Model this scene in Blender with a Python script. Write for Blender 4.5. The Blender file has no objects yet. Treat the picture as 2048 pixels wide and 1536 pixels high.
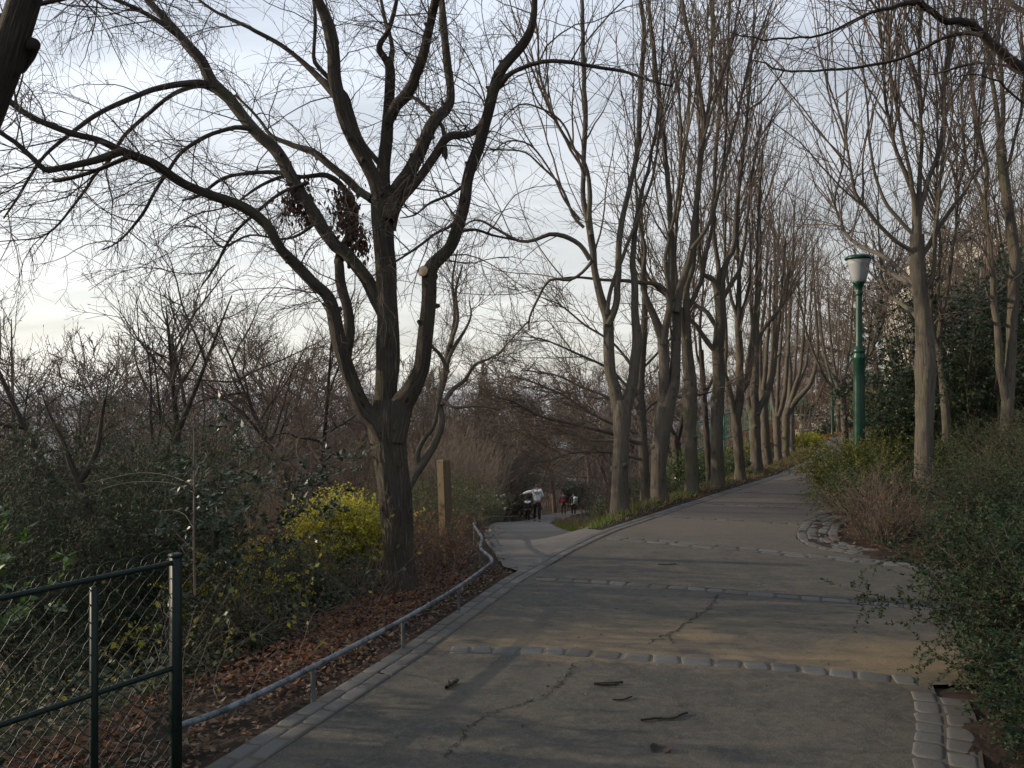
import bpy, math, random
import numpy as np
from mathutils import Vector
scene = bpy.context.scene
COL = scene.collection
F = 1560.0          # focal length of the photograph in its own pixels (2048 wide)
EYE = 1.6
R = np.random.default_rng
rad = math.radians

# ------------------------------------------------------------------ tagging
def tag(o, label, cat, group=None):
    o['label'] = label; o['category'] = cat
    if group: o['group'] = group
    return o
def kind(o, k):
    o['kind'] = k
    return o
def empty(name, loc, label, cat, group=None):
    o = bpy.data.objects.new(name, None); COL.objects.link(o)
    o.location = loc; o.empty_display_size = .2
    return tag(o, label, cat, group)
def dup(root, loc, rz=0.0, s=1.0, label=None, group=None):
    r = root.copy(); COL.objects.link(r); r.location = loc; r.rotation_euler = (0, 0, rz); r.scale = (s, s, s)
    if label: r['label'] = label
    if group: r['group'] = group
    for ch in list(root.children):
        c = ch.copy(); COL.objects.link(c); c.parent = r
        for g in ch.children:
            d = g.copy(); COL.objects.link(d); d.parent = c
    return r

# ------------------------------------------------------------------ mesh builder
def nrm(v):
    return v / np.maximum(np.linalg.norm(v, axis=-1, keepdims=True), 1e-9)
class MB:
    def __init__(s):
        s.v = []; s.q = []; s.t = []; s.n = 0; s.bark = []; s.has = False
    def add(s, v, f, bark=None):
        v = np.asarray(v, float).reshape(-1, 3); f = np.asarray(f, int)
        if len(f):
            (s.q if f.shape[1] == 4 else s.t).append(f + s.n)
        s.v.append(v); s.n += len(v)
        if bark is not None: s.has = True
        s.bark.append(bark if bark is not None else v)
        return s
    def tubes(s, P, Rr, sides=3, rough=0.0, seed=0, cap=False, ridge=None):
        P = np.asarray(P, float); Rr = np.asarray(Rr, float)
        if P.ndim == 2: P = P[None]; Rr = Rr[None]
        N, K, _ = P.shape
        if N == 0: return s
        T = np.empty_like(P); T[:, 1:-1] = P[:, 2:] - P[:, :-2]; T[:, 0] = P[:, 1] - P[:, 0]; T[:, -1] = P[:, -1] - P[:, -2]
        T = nrm(T)
        m = nrm(P[:, -1] - P[:, 0]); ax = np.argmin(np.abs(m), axis=1)
        ref = np.zeros((N, 1, 3)); ref[np.arange(N), 0, ax] = 1
        U = nrm(np.cross(T, np.broadcast_to(ref, T.shape))); V = np.cross(T, U)
        a = np.arange(sides) * 2 * math.pi / sides
        c, sn = np.cos(a), np.sin(a)
        rr = Rr[:, :, None] * np.ones(sides)
        L = np.concatenate([np.zeros((N, 1)), np.cumsum(np.linalg.norm(np.diff(P, axis=1), axis=2), axis=1)], 1)
        if rough:
            g = R(seed + 5); w = np.zeros((N, K, sides))
            for j in range(7):
                mm = g.integers(1, 6); fr = g.uniform(3, 16, (N, 1, 1)); ph = g.uniform(0, 6.3, (N, 1, 1)); ph2 = g.uniform(0, 6.3, (N, 1, 1))
                w += np.sin(a * mm + ph) * np.sin(L[:, :, None] * fr + ph2)
            rr = rr * (1 + rough * w / 2.2)
        if ridge:
            mm, am = ridge; g = R(seed + 77); zz = L[:, :, None]; w1, w2, w3 = g.uniform(0, 6.3, 3)
            th = a + .20 * np.sin(zz * 4.3 + w1 + a * 2) + .09 * np.sin(zz * 13 + w2 - a * 3) + .05 * np.sin(zz * 31 + w3 + a * 5)
            rd = np.abs(np.sin(th * mm / 2)) ** .6 * (.65 + .35 * np.sin(zz * 9 + a * 4 + w2)) + .35 * np.abs(np.sin(th * mm * .5 + 1.3 + np.sin(zz * 6)))
            rr = rr * (1 + am * (rd - .7))
        v = P[:, :, None, :] + rr[..., None] * (c[:, None] * U[:, :, None, :] + sn[:, None] * V[:, :, None, :])
        b = np.empty_like(v); rm = Rr.max(axis=1)[:, None, None]
        b[..., 0] = c * rm; b[..., 1] = sn * rm; b[..., 2] = L[:, :, None]
        b[..., 2] += np.arange(N)[:, None, None] * 3.7
        i = (np.arange(N) * K * sides)[:, None, None] + (np.arange(K - 1) * sides)[None, :, None]
        j0 = np.arange(sides); j1 = (j0 + 1) % sides
        f = np.stack([i + j0, i + j1, i + j1 + sides, i + j0 + sides], -1).reshape(-1, 4)
        s.add(v, f, b.reshape(-1, 3))
        if cap:
            for nn in range(N):
                base = s.n - N * K * sides + nn * K * sides + (K - 1) * sides
                cen = P[nn, -1] + T[nn, -1] * Rr[nn, -1] * .25
                fs = np.stack([base + j0, base + j1, np.full(sides, s.n)], -1)
                s.v.append(cen[None]); s.bark.append(cen[None]); s.t.append(fs); s.n += 1
        return s
    def box(s, c, h, rz=0.0, ch=0.0, tilt=0.0, jit=None):
        cx, cy, cz = c; hx, hy, hz = h
        if ch:
            pts = [(-hx, -hy, -hz), (hx, -hy, -hz), (hx, hy, -hz), (-hx, hy, -hz), (-hx, -hy, hz - ch), (hx, -hy, hz - ch), (hx, hy, hz - ch), (-hx, hy, hz - ch),
                   (-hx + ch, -hy + ch, hz), (hx - ch, -hy + ch, hz), (hx - ch, hy - ch, hz), (-hx + ch, hy - ch, hz)]
            f = [(3, 2, 1, 0), (8, 9, 10, 11)]
            for a, b in ((0, 4), (4, 8)):
                f += [(a + i, a + (i + 1) % 4, b + (i + 1) % 4, b + i) for i in range(4)]
        else:
            pts = [(-hx, -hy, -hz), (hx, -hy, -hz), (hx, hy, -hz), (-hx, hy, -hz), (-hx, -hy, hz), (hx, -hy, hz), (hx, hy, hz), (-hx, hy, hz)]
            f = [(3, 2, 1, 0), (4, 5, 6, 7)] + [(i, (i + 1) % 4, (i + 1) % 4 + 4, i + 4) for i in range(4)]
        v = np.array(pts, float)
        if jit is not None:
            jj = jit.normal(0, .0045, (4, 3)) * (1, 1, .2); v += np.tile(jj, (len(v) // 4, 1)); v[-4:, 2] += jit.normal(0, .0008, 4)
        ca, sa = math.cos(rz), math.sin(rz)
        v[:, 2] += v[:, 0] * tilt
        x = v[:, 0] * ca - v[:, 1] * sa; y = v[:, 0] * sa + v[:, 1] * ca
        return s.add(np.stack([x + cx, y + cy, v[:, 2] + cz], 1), f)
    def sett(s, c, h, rz, tilt, g):
        """a worn granite block: rounded outline, slightly domed top"""
        a = np.arange(16) * math.pi / 8 + .2; e = 2 / g.uniform(5, 11); cx_ = np.sign(np.cos(a)) * np.abs(np.cos(a)) ** e; sy_ = np.sign(np.sin(a)) * np.abs(np.sin(a)) ** e
        k = 1 + g.normal(0, .03, 16); x0 = h[0] * cx_ * k; y0 = h[1] * sy_ * k; x0 = x0 + y0 * g.normal(0, .08)
        rows = [(1.0, -2 * h[2]), (1.0, -.006), (.93, -.0015), (.72, 0)]; v = np.concatenate([np.stack([x0 * q, y0 * q, np.full(16, z)], 1) for q, z in rows] + [np.array([[0, 0, .0006]])])
        v[:, 2] += v[:, 0] * tilt; ca, sa = math.cos(rz), math.sin(rz)
        w = np.stack([v[:, 0] * ca - v[:, 1] * sa + c[0], v[:, 0] * sa + v[:, 1] * ca + c[1], v[:, 2] + c[2]], 1); j = np.arange(16); j1 = (j + 1) % 16; b = s.n
        s.add(w, np.concatenate([np.stack([j + 16 * i, j1 + 16 * i, j1 + 16 * i + 16, j + 16 * i + 16], 1) for i in range(3)])); s.t.append(np.stack([j + 48, j1 + 48, np.full(16, 64)], 1) + b); return s
    def lathe(s, c, prof, sides=24):
        pr = np.array(prof, float); K = len(pr); a = np.arange(sides) * 2 * math.pi / sides
        v = np.stack([pr[:, None, 0] * np.cos(a) + c[0], pr[:, None, 0] * np.sin(a) + c[1], pr[:, None, 1] + np.zeros(sides) + c[2]], -1)
        i = (np.arange(K - 1) * sides)[:, None]; j0 = np.arange(sides); j1 = (j0 + 1) % sides
        return s.add(v, np.stack([i + j0, i + j1, i + j1 + sides, i + j0 + sides], -1).reshape(-1, 4))
    def ball(s, c, r, n=10, m=6):
        t = np.linspace(0.001, math.pi - .001, m)
        rx, ry, rz = (r, r, r) if np.isscalar(r) else r
        a = np.arange(n) * 2 * math.pi / n
        v = np.stack([rx * np.sin(t)[:, None] * np.cos(a) + c[0], ry * np.sin(t)[:, None] * np.sin(a) + c[1], -rz * np.cos(t)[:, None] + 0 * a + c[2]], -1)
        i = (np.arange(m - 1) * n)[:, None]; j0 = np.arange(n); j1 = (j0 + 1) % n
        return s.add(v, np.stack([i + j0, i + j1, i + j1 + n, i + j0 + n], -1).reshape(-1, 4))
    def leaves(s, p, d, size, w=.45, seed=0, up=.5, fold=.15):
        """diamond leaves at points p pointing along d"""
        g = R(seed); N = len(p)
        if N == 0: return s
        d = nrm(d); n = nrm(g.normal(0, 1, (N, 3)) + np.array([0, 0, up * 2])); side = nrm(np.cross(d, n)); n = np.cross(side, d)
        size = np.broadcast_to(np.asarray(size, float), (N,))[:, None]
        a = p; m = p + d * size * .45 - n * size * fold * .4
        v = np.stack([a, m + side * size * w * .5, p + d * size, m - side * size * w * .5], 1)
        return s.add(v, np.arange(N * 4).reshape(N, 4))
    def build(s, name, mat, parent=None, smooth=True, kindv=None):
        v = np.concatenate(s.v) if s.v else np.zeros((0, 3))
        q_ = parent
        while q_ is not None: v = v - np.array(q_.location); q_ = q_.parent
        me = bpy.data.meshes.new(name)
        q = np.concatenate(s.q) if s.q else np.zeros((0, 4), int); t = np.concatenate(s.t) if s.t else np.zeros((0, 3), int)
        me.vertices.add(len(v)); me.vertices.foreach_set('co', v.astype(np.float32).ravel())
        nl = len(q) * 4 + len(t) * 3; me.loops.add(nl)
        me.loops.foreach_set('vertex_index', np.concatenate([q.ravel(), t.ravel()]).astype(np.int32))
        me.polygons.add(len(q) + len(t))
        st = np.concatenate([np.arange(len(q)) * 4, len(q) * 4 + np.arange(len(t)) * 3]).astype(np.int32)
        me.polygons.foreach_set('loop_start', st)
        me.polygons.foreach_set('loop_total', np.concatenate([np.full(len(q), 4), np.full(len(t), 3)]).astype(np.int32))
        me.polygons.foreach_set('use_smooth', np.full(len(q) + len(t), smooth))
        if s.has:
            at = me.attributes.new('bark', 'FLOAT_VECTOR', 'POINT'); at.data.foreach_set('vector', np.concatenate(s.bark).astype(np.float32).ravel())
        me.update(calc_edges=True)
        if mat: me.materials.append(mat)
        o = bpy.data.objects.new(name, me); COL.objects.link(o)
        if parent is not None: o.parent = parent
        if kindv: o['kind'] = kindv
        return o

# ------------------------------------------------------------------ branch growth
def spline(pts, step=.12, kmin=6):
    """Catmull-Rom through rows (x,y,z,r)"""
    p = np.array(pts, float); n = len(p)
    e = np.concatenate([[2 * p[0] - p[1]], p, [2 * p[-1] - p[-2]]])
    out = []
    for i in range(n - 1):
        a, b, c, d = e[i], e[i + 1], e[i + 2], e[i + 3]
        k = max(2, int(np.linalg.norm(c[:3] - b[:3]) / step))
        t = (np.arange(k) / k)[:, None]
        out.append(.5 * (2 * b + (c - a) * t + (2 * a - 5 * b + 4 * c - d) * t ** 2 + (3 * b - a - 3 * c + d) * t ** 3))
    out.append(p[-1:])
    o = np.concatenate(out); o[:, 3] = np.maximum(o[:, 3], .0015)
    return o
def kink(o, seed, amp=.3):
    """slight crookedness of a grown limb"""
    g = R(seed); s = np.concatenate([[0], np.cumsum(np.linalg.norm(np.diff(o[:, :3], axis=0), axis=1))]); k = max(3, int(s[-1] / .22)); t = np.linspace(0, s[-1], k)
    n = g.normal(0, 1, (k, 3)); n[0] = n[-1] = 0; d = np.stack([np.interp(s, t, n[:, j]) for j in range(3)], 1); o = o.copy(); r = o[:, 3:4]; o[:, :3] += d * (amp * np.minimum(r, .05) + .0025) * np.minimum(1, s / .3)[:, None]; return o
def resamp(o, K):
    s = np.concatenate([[0], np.cumsum(np.linalg.norm(np.diff(o[:, :3], axis=0), axis=1))])
    t = np.linspace(0, s[-1], K)
    return np.stack([np.interp(t, s, o[:, j]) for j in range(4)], 1)
def grow(g, base, d, L, K, wig, trop, r0, r1):
    N = len(base); P = np.empty((N, K, 3)); P[:, 0] = base; st = (L / (K - 1))[:, None]; tr = np.asarray(trop, float) / (K - 1)
    for k in range(1, K):
        d = nrm(d + wig * g.normal(0, 1, (N, 3)) + tr)
        P[:, k] = P[:, k - 1] + d * st
    t = np.linspace(0, 1, K)
    return P, r0[:, None] * (1 - t) + r1[:, None] * t
def spawn(g, P, Rr, n, t0, t1, ang, sd, bias=(0, 0, 0), wt=None):
    N, K, _ = P.shape
    L = np.linalg.norm(np.diff(P, axis=1), axis=2).sum(1)
    w = L if wt is None else L * wt
    i = g.choice(N, n, p=w / w.sum()); t = g.uniform(t0, t1, n) * (K - 1)
    k = np.minimum(t.astype(int), K - 2); f = (t - k)[:, None]
    b = P[i, k] * (1 - f) + P[i, k + 1] * f; T = nrm(P[i, k + 1] - P[i, k])
    rp = Rr[i, k] * (1 - f[:, 0]) + Rr[i, k + 1] * f[:, 0]
    q = nrm(np.cross(T, g.normal(0, 1, (n, 3))))
    a = np.radians(np.clip(g.normal(ang, sd, n), 5, 120))[:, None]
    return b, nrm(np.cos(a) * T + np.sin(a) * q + np.asarray(bias)), rp, L[i]

# ------------------------------------------------------------------ the lie of the land
def ip(Y, ys, xs): return np.interp(Y, ys, xs)
YL = [-8, 3.52, 3.85, 5.28, 7.5, 9.0, 10.1, 10.8, 12.2, 13.5, 16.4, 20.3, 26.6, 32.8, 42, 50, 60, 110]
XLp = [-5.5, -1.385, -1.27, -.77, -.1, .47, .95, 1.3, 2.12, 2.87, 4.58, 6.9, 10.1, 12.8, 16.5, 20.5, 27, 60]
def XL(Y): return ip(Y, YL, XLp)
YR = [-8, 3.52, 4.1, 4.6, 4.75, 7.9, 8.05, 8.3, 8.8, 9.2, 9.55, 10.0, 10.5, 11.45, 12.3, 14.4, 20.3, 32.8, 42, 50, 60, 110]
XRp = [-2.2, 1.98, 2.3, 2.5, 9, 9, 4.4, 4.16, 3.86, 3.66, 3.6, 3.66, 3.84, 4.3, 4.94, 6.35, 9.8, 15.4, 19.3, 24, 30, 64]
def XR(Y): return ip(Y, YR, XRp)
YZ = [-100, 8, 9, 11, 14, 19, 28, 34, 45, 56, 66, 75, 90, 105, 130]
ZZ = [0, -.24, -.31, -.52, -.98, -1.81, -3.17, -4.15, -5.85, -7.4, -8.7, -9.5, -10, -10.1, -10.5]
def ZLP(Y):
    return np.where(Y < 8, -.03 * Y, ip(Y, YZ, ZZ))
YA = [8, 11, 15, 21, 27, 31, 36, 45, 56, 66, 75, 90, 105]
XA = [-.1, -.38, -.54, -.7, -.66, -.4, .3, 1.2, 2.0, 4.6, 7.3, 8.0, 7.0]
def XPL(Y): return np.where(Y < 8, XL(Y), ip(Y, YA, XA))      # left edge of the sloping side path
YB = [8, 9.7, 10.3, 11.2, 14, 19, 28, 34, 45, 56, 66, 75, 90, 105]
XB = [0, .78, .98, 1.15, 1.3, 1.3, 1.36, 1.95, 3.1, 4.3, 6.6, 9.4, 10.1, 9.3]
def XPR(Y): return np.where(Y < 9.7, XL(Y) - .02, ip(Y, YB, XB))
def sst(t): t = np.clip(t, 0, 1); return t * t * (3 - 2 * t)
def H(X, Y):
    X = np.asarray(X, float); Y = np.asarray(Y, float)
    zm = -.03 * np.clip(Y, -20, 200); zl = ZLP(Y); xl = XL(Y); xpr = XPR(Y); xpl = XPL(Y)
    wd = np.maximum((xl - xpr) * .8, 1.1)
    t = sst((xl - .35 * np.clip((xl - xpr), 0, 1.5) - X) / wd)
    z = zm + (zl - zm) * t
    d = np.maximum(xpl - X, 0)
    z = z - 55 * (1 - np.exp(-(.1 * d + .16 * np.maximum(d - 1, 0)) / 55))
    e = np.maximum(X - XR(Y) - .75, 0)
    z = z + sst((Y - 8.2) / 3.5) * (.8 * (1 - np.exp(-e / 1.6)) + .10 * np.minimum(e, 40))
    z = z + sst((X - xl + 3) / 6) * np.clip(.14 * (Y - 50), 0, 8)
    far = sst((np.hypot(X * .8, Y) - 130) / 500)
    return z * (1 - far) + far * -62
def W(px, py, Y): return np.array([(px - 1024) / F * Y, Y, EYE - (py - 780) / F * Y])
def hit(px, py, y0=2.0, y1=150.0):
    """first point of the ground along the ray through that pixel"""
    Y = np.linspace(y0, y1, 6000); X = (px - 1024) / F * Y; Z = EYE - (py - 780) / F * Y
    k = np.argmax(Z < H(X, Y))
    return np.array([X[k], Y[k], float(H(X[k], Y[k]))])
def G(X, Y, dz=0.0): return np.array([X, Y, float(H(X, Y)) + dz])
# ------------------------------------------------------------------ materials
class NT:
    def __init__(s, name):
        s.m = bpy.data.materials.new(name); s.m.use_nodes = True; s.t = s.m.node_tree; s.t.nodes.clear()
        s.out = s.n('ShaderNodeOutputMaterial')
    def n(s, ty, **k):
        x = s.t.nodes.new(ty)
        for a, b in k.items():
            if a.startswith('i_'): x.inputs[a[2:].replace('_', ' ')].default_value = b
            else: setattr(x, a, b)
        return x
    def l(s, a, b): s.t.links.new(a, b)
    def noise(s, vec, scale, detail=4, rough=.6, dist=0.0):
        x = s.n('ShaderNodeTexNoise'); x.inputs['Scale'].default_value = scale; x.inputs['Detail'].default_value = detail
        x.inputs['Roughness'].default_value = rough; x.inputs['Distortion'].default_value = dist
        if vec is not None: s.l(vec, x.inputs['Vector'])
        return x.outputs['Fac']
    def ramp(s, fac, stops):
        x = s.n('ShaderNodeValToRGB'); e = x.color_ramp.elements
        while len(e) < len(stops): e.new(.5)
        for i, (p, c) in enumerate(stops):
            e[i].position = p; e[i].color = (*c, 1) if len(c) == 3 else c
        s.l(fac, x.inputs[0]); return x.outputs[0]
    def mixc(s, fac, a, b, mode='MIX'):
        x = s.n('ShaderNodeMix', data_type='RGBA', blend_type=mode)
        for v, i in ((fac, 0), (a, 6), (b, 7)):
            if hasattr(v, 'is_output'): s.l(v, x.inputs[i])
            else: x.inputs[i].default_value = v if i == 0 else (*v, 1)
        return x.outputs[2]
    def math(s, op, a, b=0.0, c=None, clamp=False):
        x = s.n('ShaderNodeMath', operation=op, use_clamp=clamp)
        for i, v in enumerate((a, b) if c is None else (a, b, c)):
            if hasattr(v, 'is_output'): s.l(v, x.inputs[i])
            else: x.inputs[i].default_value = v
        return x.outputs[0]
    def pos(s): return s.n('ShaderNodeNewGeometry').outputs['Position']
    def mapping(s, vec, sc):
        x = s.n('ShaderNodeMapping'); x.inputs['Scale'].default_value = sc; s.l(vec, x.inputs['Vector']); return x.outputs[0]
    def pbr(s, col, rough=.8, metal=0.0, bump=None, bs=.5, bd=.02, spec=.3):
        b = s.n('ShaderNodeBsdfPrincipled')
        if hasattr(col, 'is_output'): s.l(col, b.inputs['Base Color'])
        else: b.inputs['Base Color'].default_value = (*col, 1)
        if hasattr(rough, 'is_output'): s.l(rough, b.inputs['Roughness'])
        else: b.inputs['Roughness'].default_value = rough
        b.inputs['Metallic'].default_value = metal; b.inputs['Specular IOR Level'].default_value = spec
        if bump is not None:
            x = s.n('ShaderNodeBump'); x.inputs['Strength'].default_value = bs; x.inputs['Distance'].default_value = bd
            s.l(bump, x.inputs['Height']); s.l(x.outputs[0], b.inputs['Normal'])
        s.l(b.outputs[0], s.out.inputs[0]); return b

def m_bark(name, c0, c1, c2, groove=(9, 9, 1.1), bs=.9, bd=.02, moss=None):
    t = NT(name); a = t.n('ShaderNodeAttribute', attribute_name='bark').outputs['Vector']
    mp = t.mapping(a, (groove[0] * 3, groove[1] * 3, groove[2]))
    v = t.noise(mp, 2.2, 6, .65, .6)
    lo = t.noise(a, 3.0, 4, .6)
    h = t.ramp(v, [(.3, (0, 0, 0)), (.62, (1, 1, 1))])
    c = t.mixc(h, c0, c1); c = t.mixc(t.ramp(lo, [(.42, (0, 0, 0)), (.7, (1, 1, 1))]), c, c2)
    big_ = t.noise(a, 1.1, 3, .5); c = t.mixc(t.ramp(big_, [(.45, (0, 0, 0)), (.62, (.55, .55, .55))]), c, c0)
    sc_ = t.noise(t.mapping(a, (10, 10, 8)), 1.0, 3, .6); c = t.mixc(t.ramp(sc_, [(.62, (0, 0, 0)), (.70, (.8, .8, .8))]), c, tuple(v_ * .6 for v_ in c0))
    if moss:
        pz = t.noise(t.pos(), 1.3, 5, .7)
        c = t.mixc(t.ramp(pz, [(.5, (0, 0, 0)), (.68, (.8, .8, .8))]), c, moss)
    t.pbr(c, .9, bump=h, bs=bs, bd=bd, spec=.15); return t.m
def m_plain(name, c0, c1, scale=8, rough=.8, metal=0.0, bs=0.0, spec=.3, rnd=0.0):
    t = NT(name); v = t.noise(t.n('ShaderNodeTexCoord').outputs['Object'], scale, 5, .65)
    c = t.mixc(t.ramp(v, [(.35, (0, 0, 0)), (.65, (1, 1, 1))]), c0, c1)
    if rnd:
        r = t.n('ShaderNodeNewGeometry').outputs['Random Per Island']
        c = t.mixc(t.math('MULTIPLY', r, rnd), c, (c0[0] * .5, c0[1] * .5, c0[2] * .5))
    t.pbr(c, rough, metal, bump=v if bs else None, bs=bs, bd=.01, spec=spec); return t.m
def m_leaf(name, cols, trans=.3, rough=.55, spec=.3, patch=None):
    """each leaf takes its own colour out of cols"""
    t = NT(name); g = t.n('ShaderNodeNewGeometry'); r = g.outputs['Random Per Island']
    st = [(i / max(1, len(cols) - 1), c) for i, c in enumerate(cols)]
    c = t.ramp(r, st)
    if patch is not None:
        c = t.mixc(t.ramp(t.noise(g.outputs['Position'], 2.0, 3), [(.48, (0, 0, 0)), (.62, (1, 1, 1))]), c, patch)
    b = t.pbr(c, rough, spec=spec)
    if trans:
        tr = t.n('ShaderNodeBsdfTranslucent'); t.l(c, tr.inputs[0]); mx = t.n('ShaderNodeMixShader'); mx.inputs[0].default_value = trans
        t.l(b.outputs[0], mx.inputs[1]); t.l(tr.outputs[0], mx.inputs[2]); t.l(mx.outputs[0], t.out.inputs[0])
    return t.m

M = {}
M['bark_big'] = m_bark('lime_bark', (.035, .028, .022), (.17, .14, .11), (.11, .095, .078), (14, 14, 2.2), 1.0, .03, moss=(.12, .115, .07))
M['bark_row'] = m_bark('row_tree_bark', (.05, .042, .034), (.158, .134, .106), (.11, .095, .077), (9, 9, 2.2), .8, .015, moss=(.105, .10, .06))
M['bark_dark'] = m_bark('dark_bark', (.03, .024, .02), (.10, .082, .065), (.07, .06, .05), (7, 7, 1.5), .8, .015)
M['bark_red'] = m_bark('reddish_bark', (.06, .036, .028), (.16, .105, .08), (.12, .085, .07), (6, 6, 1.2), .5, .01)
M['twig_dark'] = m_plain('dark_twig', (.055, .042, .035), (.10, .08, .065), 3, .8)
M['twig_grey'] = m_plain('grey_twig', (.075, .058, .044), (.125, .097, .073), 3, .75)
M['twig_red'] = m_plain('reddish_twig', (.07, .046, .036), (.105, .074, .057), 3, .75)
M['twig_brown'] = m_plain('brown_twig', (.095, .067, .048), (.14, .105, .075), 3, .8)
M['twig_pale'] = m_plain('pale_stem', (.24, .19, .14), (.33, .27, .20), 4, .8)
M['twig_tan'] = m_plain('tan_stem', (.13, .10, .076), (.19, .15, .115), 4, .8)
M['wood_cut'] = m_plain('sawn_wood', (.36, .26, .16), (.46, .35, .23), 20, .8)
M['post_wood'] = m_bark('post_wood', (.065, .05, .032), (.14, .105, .068), (.11, .085, .055), (14, 14, .8), .4, .006)
M['stick'] = m_plain('fallen_wood', (.016, .012, .009), (.045, .034, .026), 25, .85, bs=.5)

M['coton'] = m_leaf('cotoneaster_leaf', [(.011, .026, .012), (.019, .043, .018), (.03, .06, .025), (.06, .088, .038)], .28, .6, .18, patch=(.03, .038, .016))
M['coton_blue'] = m_leaf('dull_green_leaf', [(.022, .042, .016), (.042, .072, .026), (.07, .10, .035), (.13, .13, .045)], .3, .6, .2)
M['yellowgreen'] = m_leaf('yellow_green_leaf', [(.055, .085, .018), (.11, .145, .028), (.19, .19, .035), (.32, .24, .04)], .35, .5)
M['yellow'] = m_leaf('yellow_leaf', [(.27, .29, .03), (.46, .45, .04), (.56, .51, .045), (.58, .46, .05)], .5, .5)
M['laurel'] = m_leaf('laurel_leaf', [(.022, .038, .018), (.036, .06, .026), (.05, .085, .032)], .2, .38, .4)
M['laurel_bright'] = m_leaf('bright_laurel_leaf', [(.04, .08, .016), (.07, .13, .024), (.10, .17, .03)], .35, .3, .5)
M['holly'] = m_leaf('holly_leaf', [(.018, .032, .016), (.03, .052, .026), (.05, .07, .035)], .15, .42, .4)
M['yew'] = m_leaf('feathery_evergreen_leaf', [(.018, .030, .014), (.03, .046, .020), (.048, .066, .027)], .25, .7)
M['olive'] = m_leaf('olive_leaf', [(.035, .05, .018), (.065, .085, .028), (.10, .12, .035)], .25, .6)
M['hedge_low'] = m_leaf('border_leaf', [(.06, .09, .025), (.11, .14, .04), (.17, .17, .055), (.22, .16, .06)], .35, .55)
M['conifer'] = m_leaf('conifer_needle', [(.014, .026, .014), (.026, .045, .022), (.04, .06, .03)], .1, .7)
M['rust'] = m_leaf('rusty_dead_leaf', [(.12, .05, .022), (.22, .09, .035), (.32, .14, .05), (.26, .15, .08)], .3, .7, .15)
M['litter'] = m_leaf('litter_leaf', [(.035, .022, .016), (.07, .042, .026), (.12, .06, .03), (.10, .07, .048), (.2, .15, .10)], .12, .75, .2)
M['litter_red'] = m_leaf('red_brown_litter_leaf', [(.055, .027, .018), (.105, .048, .026), (.19, .078, .034), (.12, .08, .05)], .2, .75, .2)
M['deadleaf'] = m_leaf('hanging_dead_leaf', [(.05, .028, .02), (.09, .045, .03), (.15, .075, .045)], .25, .7)
M['grass'] = m_leaf('grass_blade', [(.09, .15, .025), (.15, .23, .035), (.22, .29, .05), (.30, .28, .10)], .45, .6)
M['drygrass'] = m_leaf('dry_grass_blade', [(.14, .13, .055), (.22, .185, .085), (.30, .25, .13)], .35, .7)
M['pampas'] = m_leaf('pampas_blade', [(.25, .22, .12), (.38, .34, .20), (.48, .43, .28)], .4, .7)
M['flower'] = m_leaf('white_flower', [(.62, .60, .52), (.8, .78, .70)], .3, .6)
M['ivy'] = m_leaf('ground_ivy_leaf', [(.016, .025, .012), (.027, .041, .018), (.045, .056, .024), (.09, .085, .035)], .2, .6, .25)
M['red_flower'] = m_plain('red_sign_paint', (.5, .03, .03), (.6, .05, .04), 3)

M['green_paint'] = m_plain('bottle_green_paint', (.003, .034, .018), (.005, .045, .025), 6, .35, spec=.4)
M['dark_green_paint'] = m_plain('dark_green_coating', (.003, .009, .007), (.005, .014, .011), 12, .5, spec=.25)
M['wire'] = m_plain('wire_coating', (.008, .024, .017), (.014, .036, .027), 20, .5, spec=.3)
M['teal_paint'] = m_plain('teal_green_paint', (.012, .12, .085), (.02, .15, .11), 6, .4)
t = NT('worn_galvanised_paint'); oc = t.n('ShaderNodeTexCoord').outputs['Object']
wn = t.ramp(t.noise(oc, 14, 6, .75), [(.40, (0, 0, 0)), (.56, (1, 1, 1))])
t.pbr(t.mixc(wn, (.045, .056, .064), (.16, .18, .195)), .5, .35, bump=t.noise(oc, 60, 3), bs=.2, bd=.004); M['rail'] = t.m
M['rail_post'] = m_plain('rail_post_paint', (.05, .055, .055), (.12, .12, .115), 10, .6)
t = NT('frosted_glass'); b = t.pbr((.42, .44, .45), .35, spec=.5); b.inputs['Transmission Weight'].default_value = .3; b.inputs['Roughness'].default_value = .45
b.inputs['Alpha'].default_value = 1; b.inputs['IOR'].default_value = 1.2; M['glass'] = t.m
M['bulb'] = m_plain('lamp_inner', (.6, .6, .56), (.7, .7, .66), 3, .5)
M['stone'] = m_plain('pale_stone', (.26, .25, .21), (.36, .34, .29), 9, .85, bs=.3)
M['white_wall'] = m_plain('pale_render', (.50, .47, .40), (.58, .55, .47), 1.5, .9)
M['concrete'] = m_plain('concrete', (.30, .29, .26), (.38, .37, .33), 2, .9)
M['window'] = m_plain('window_glass', (.05, .06, .07), (.09, .10, .11), .7, .12, spec=.7)
M['fab_white'] = m_plain('white_quilted_fabric', (.74, .74, .73), (.82, .82, .81), 14, .8, bs=.3)
M['fab_fur'] = m_plain('white_fur_trim', (.72, .70, .70), (.82, .80, .80), 60, .95, bs=.8)
M['fab_black'] = m_plain('black_fabric', (.008, .008, .009), (.016, .016, .018), 14, .85)
M['fab_olive'] = m_plain('dark_olive_fabric', (.02, .024, .014), (.032, .036, .022), 14, .85)
M['fab_maroon'] = m_plain('maroon_fabric', (.09, .012, .02), (.13, .02, .03), 14, .85)
M['fab_red'] = m_plain('red_fabric', (.30, .012, .02), (.36, .02, .03), 14, .8)
M['fab_grey'] = m_plain('dark_grey_fabric', (.03, .03, .035), (.05, .05, .055), 14, .85)
M['fab_mint'] = m_plain('mint_fabric', (.25, .42, .36), (.32, .5, .43), 14, .8)
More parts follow.
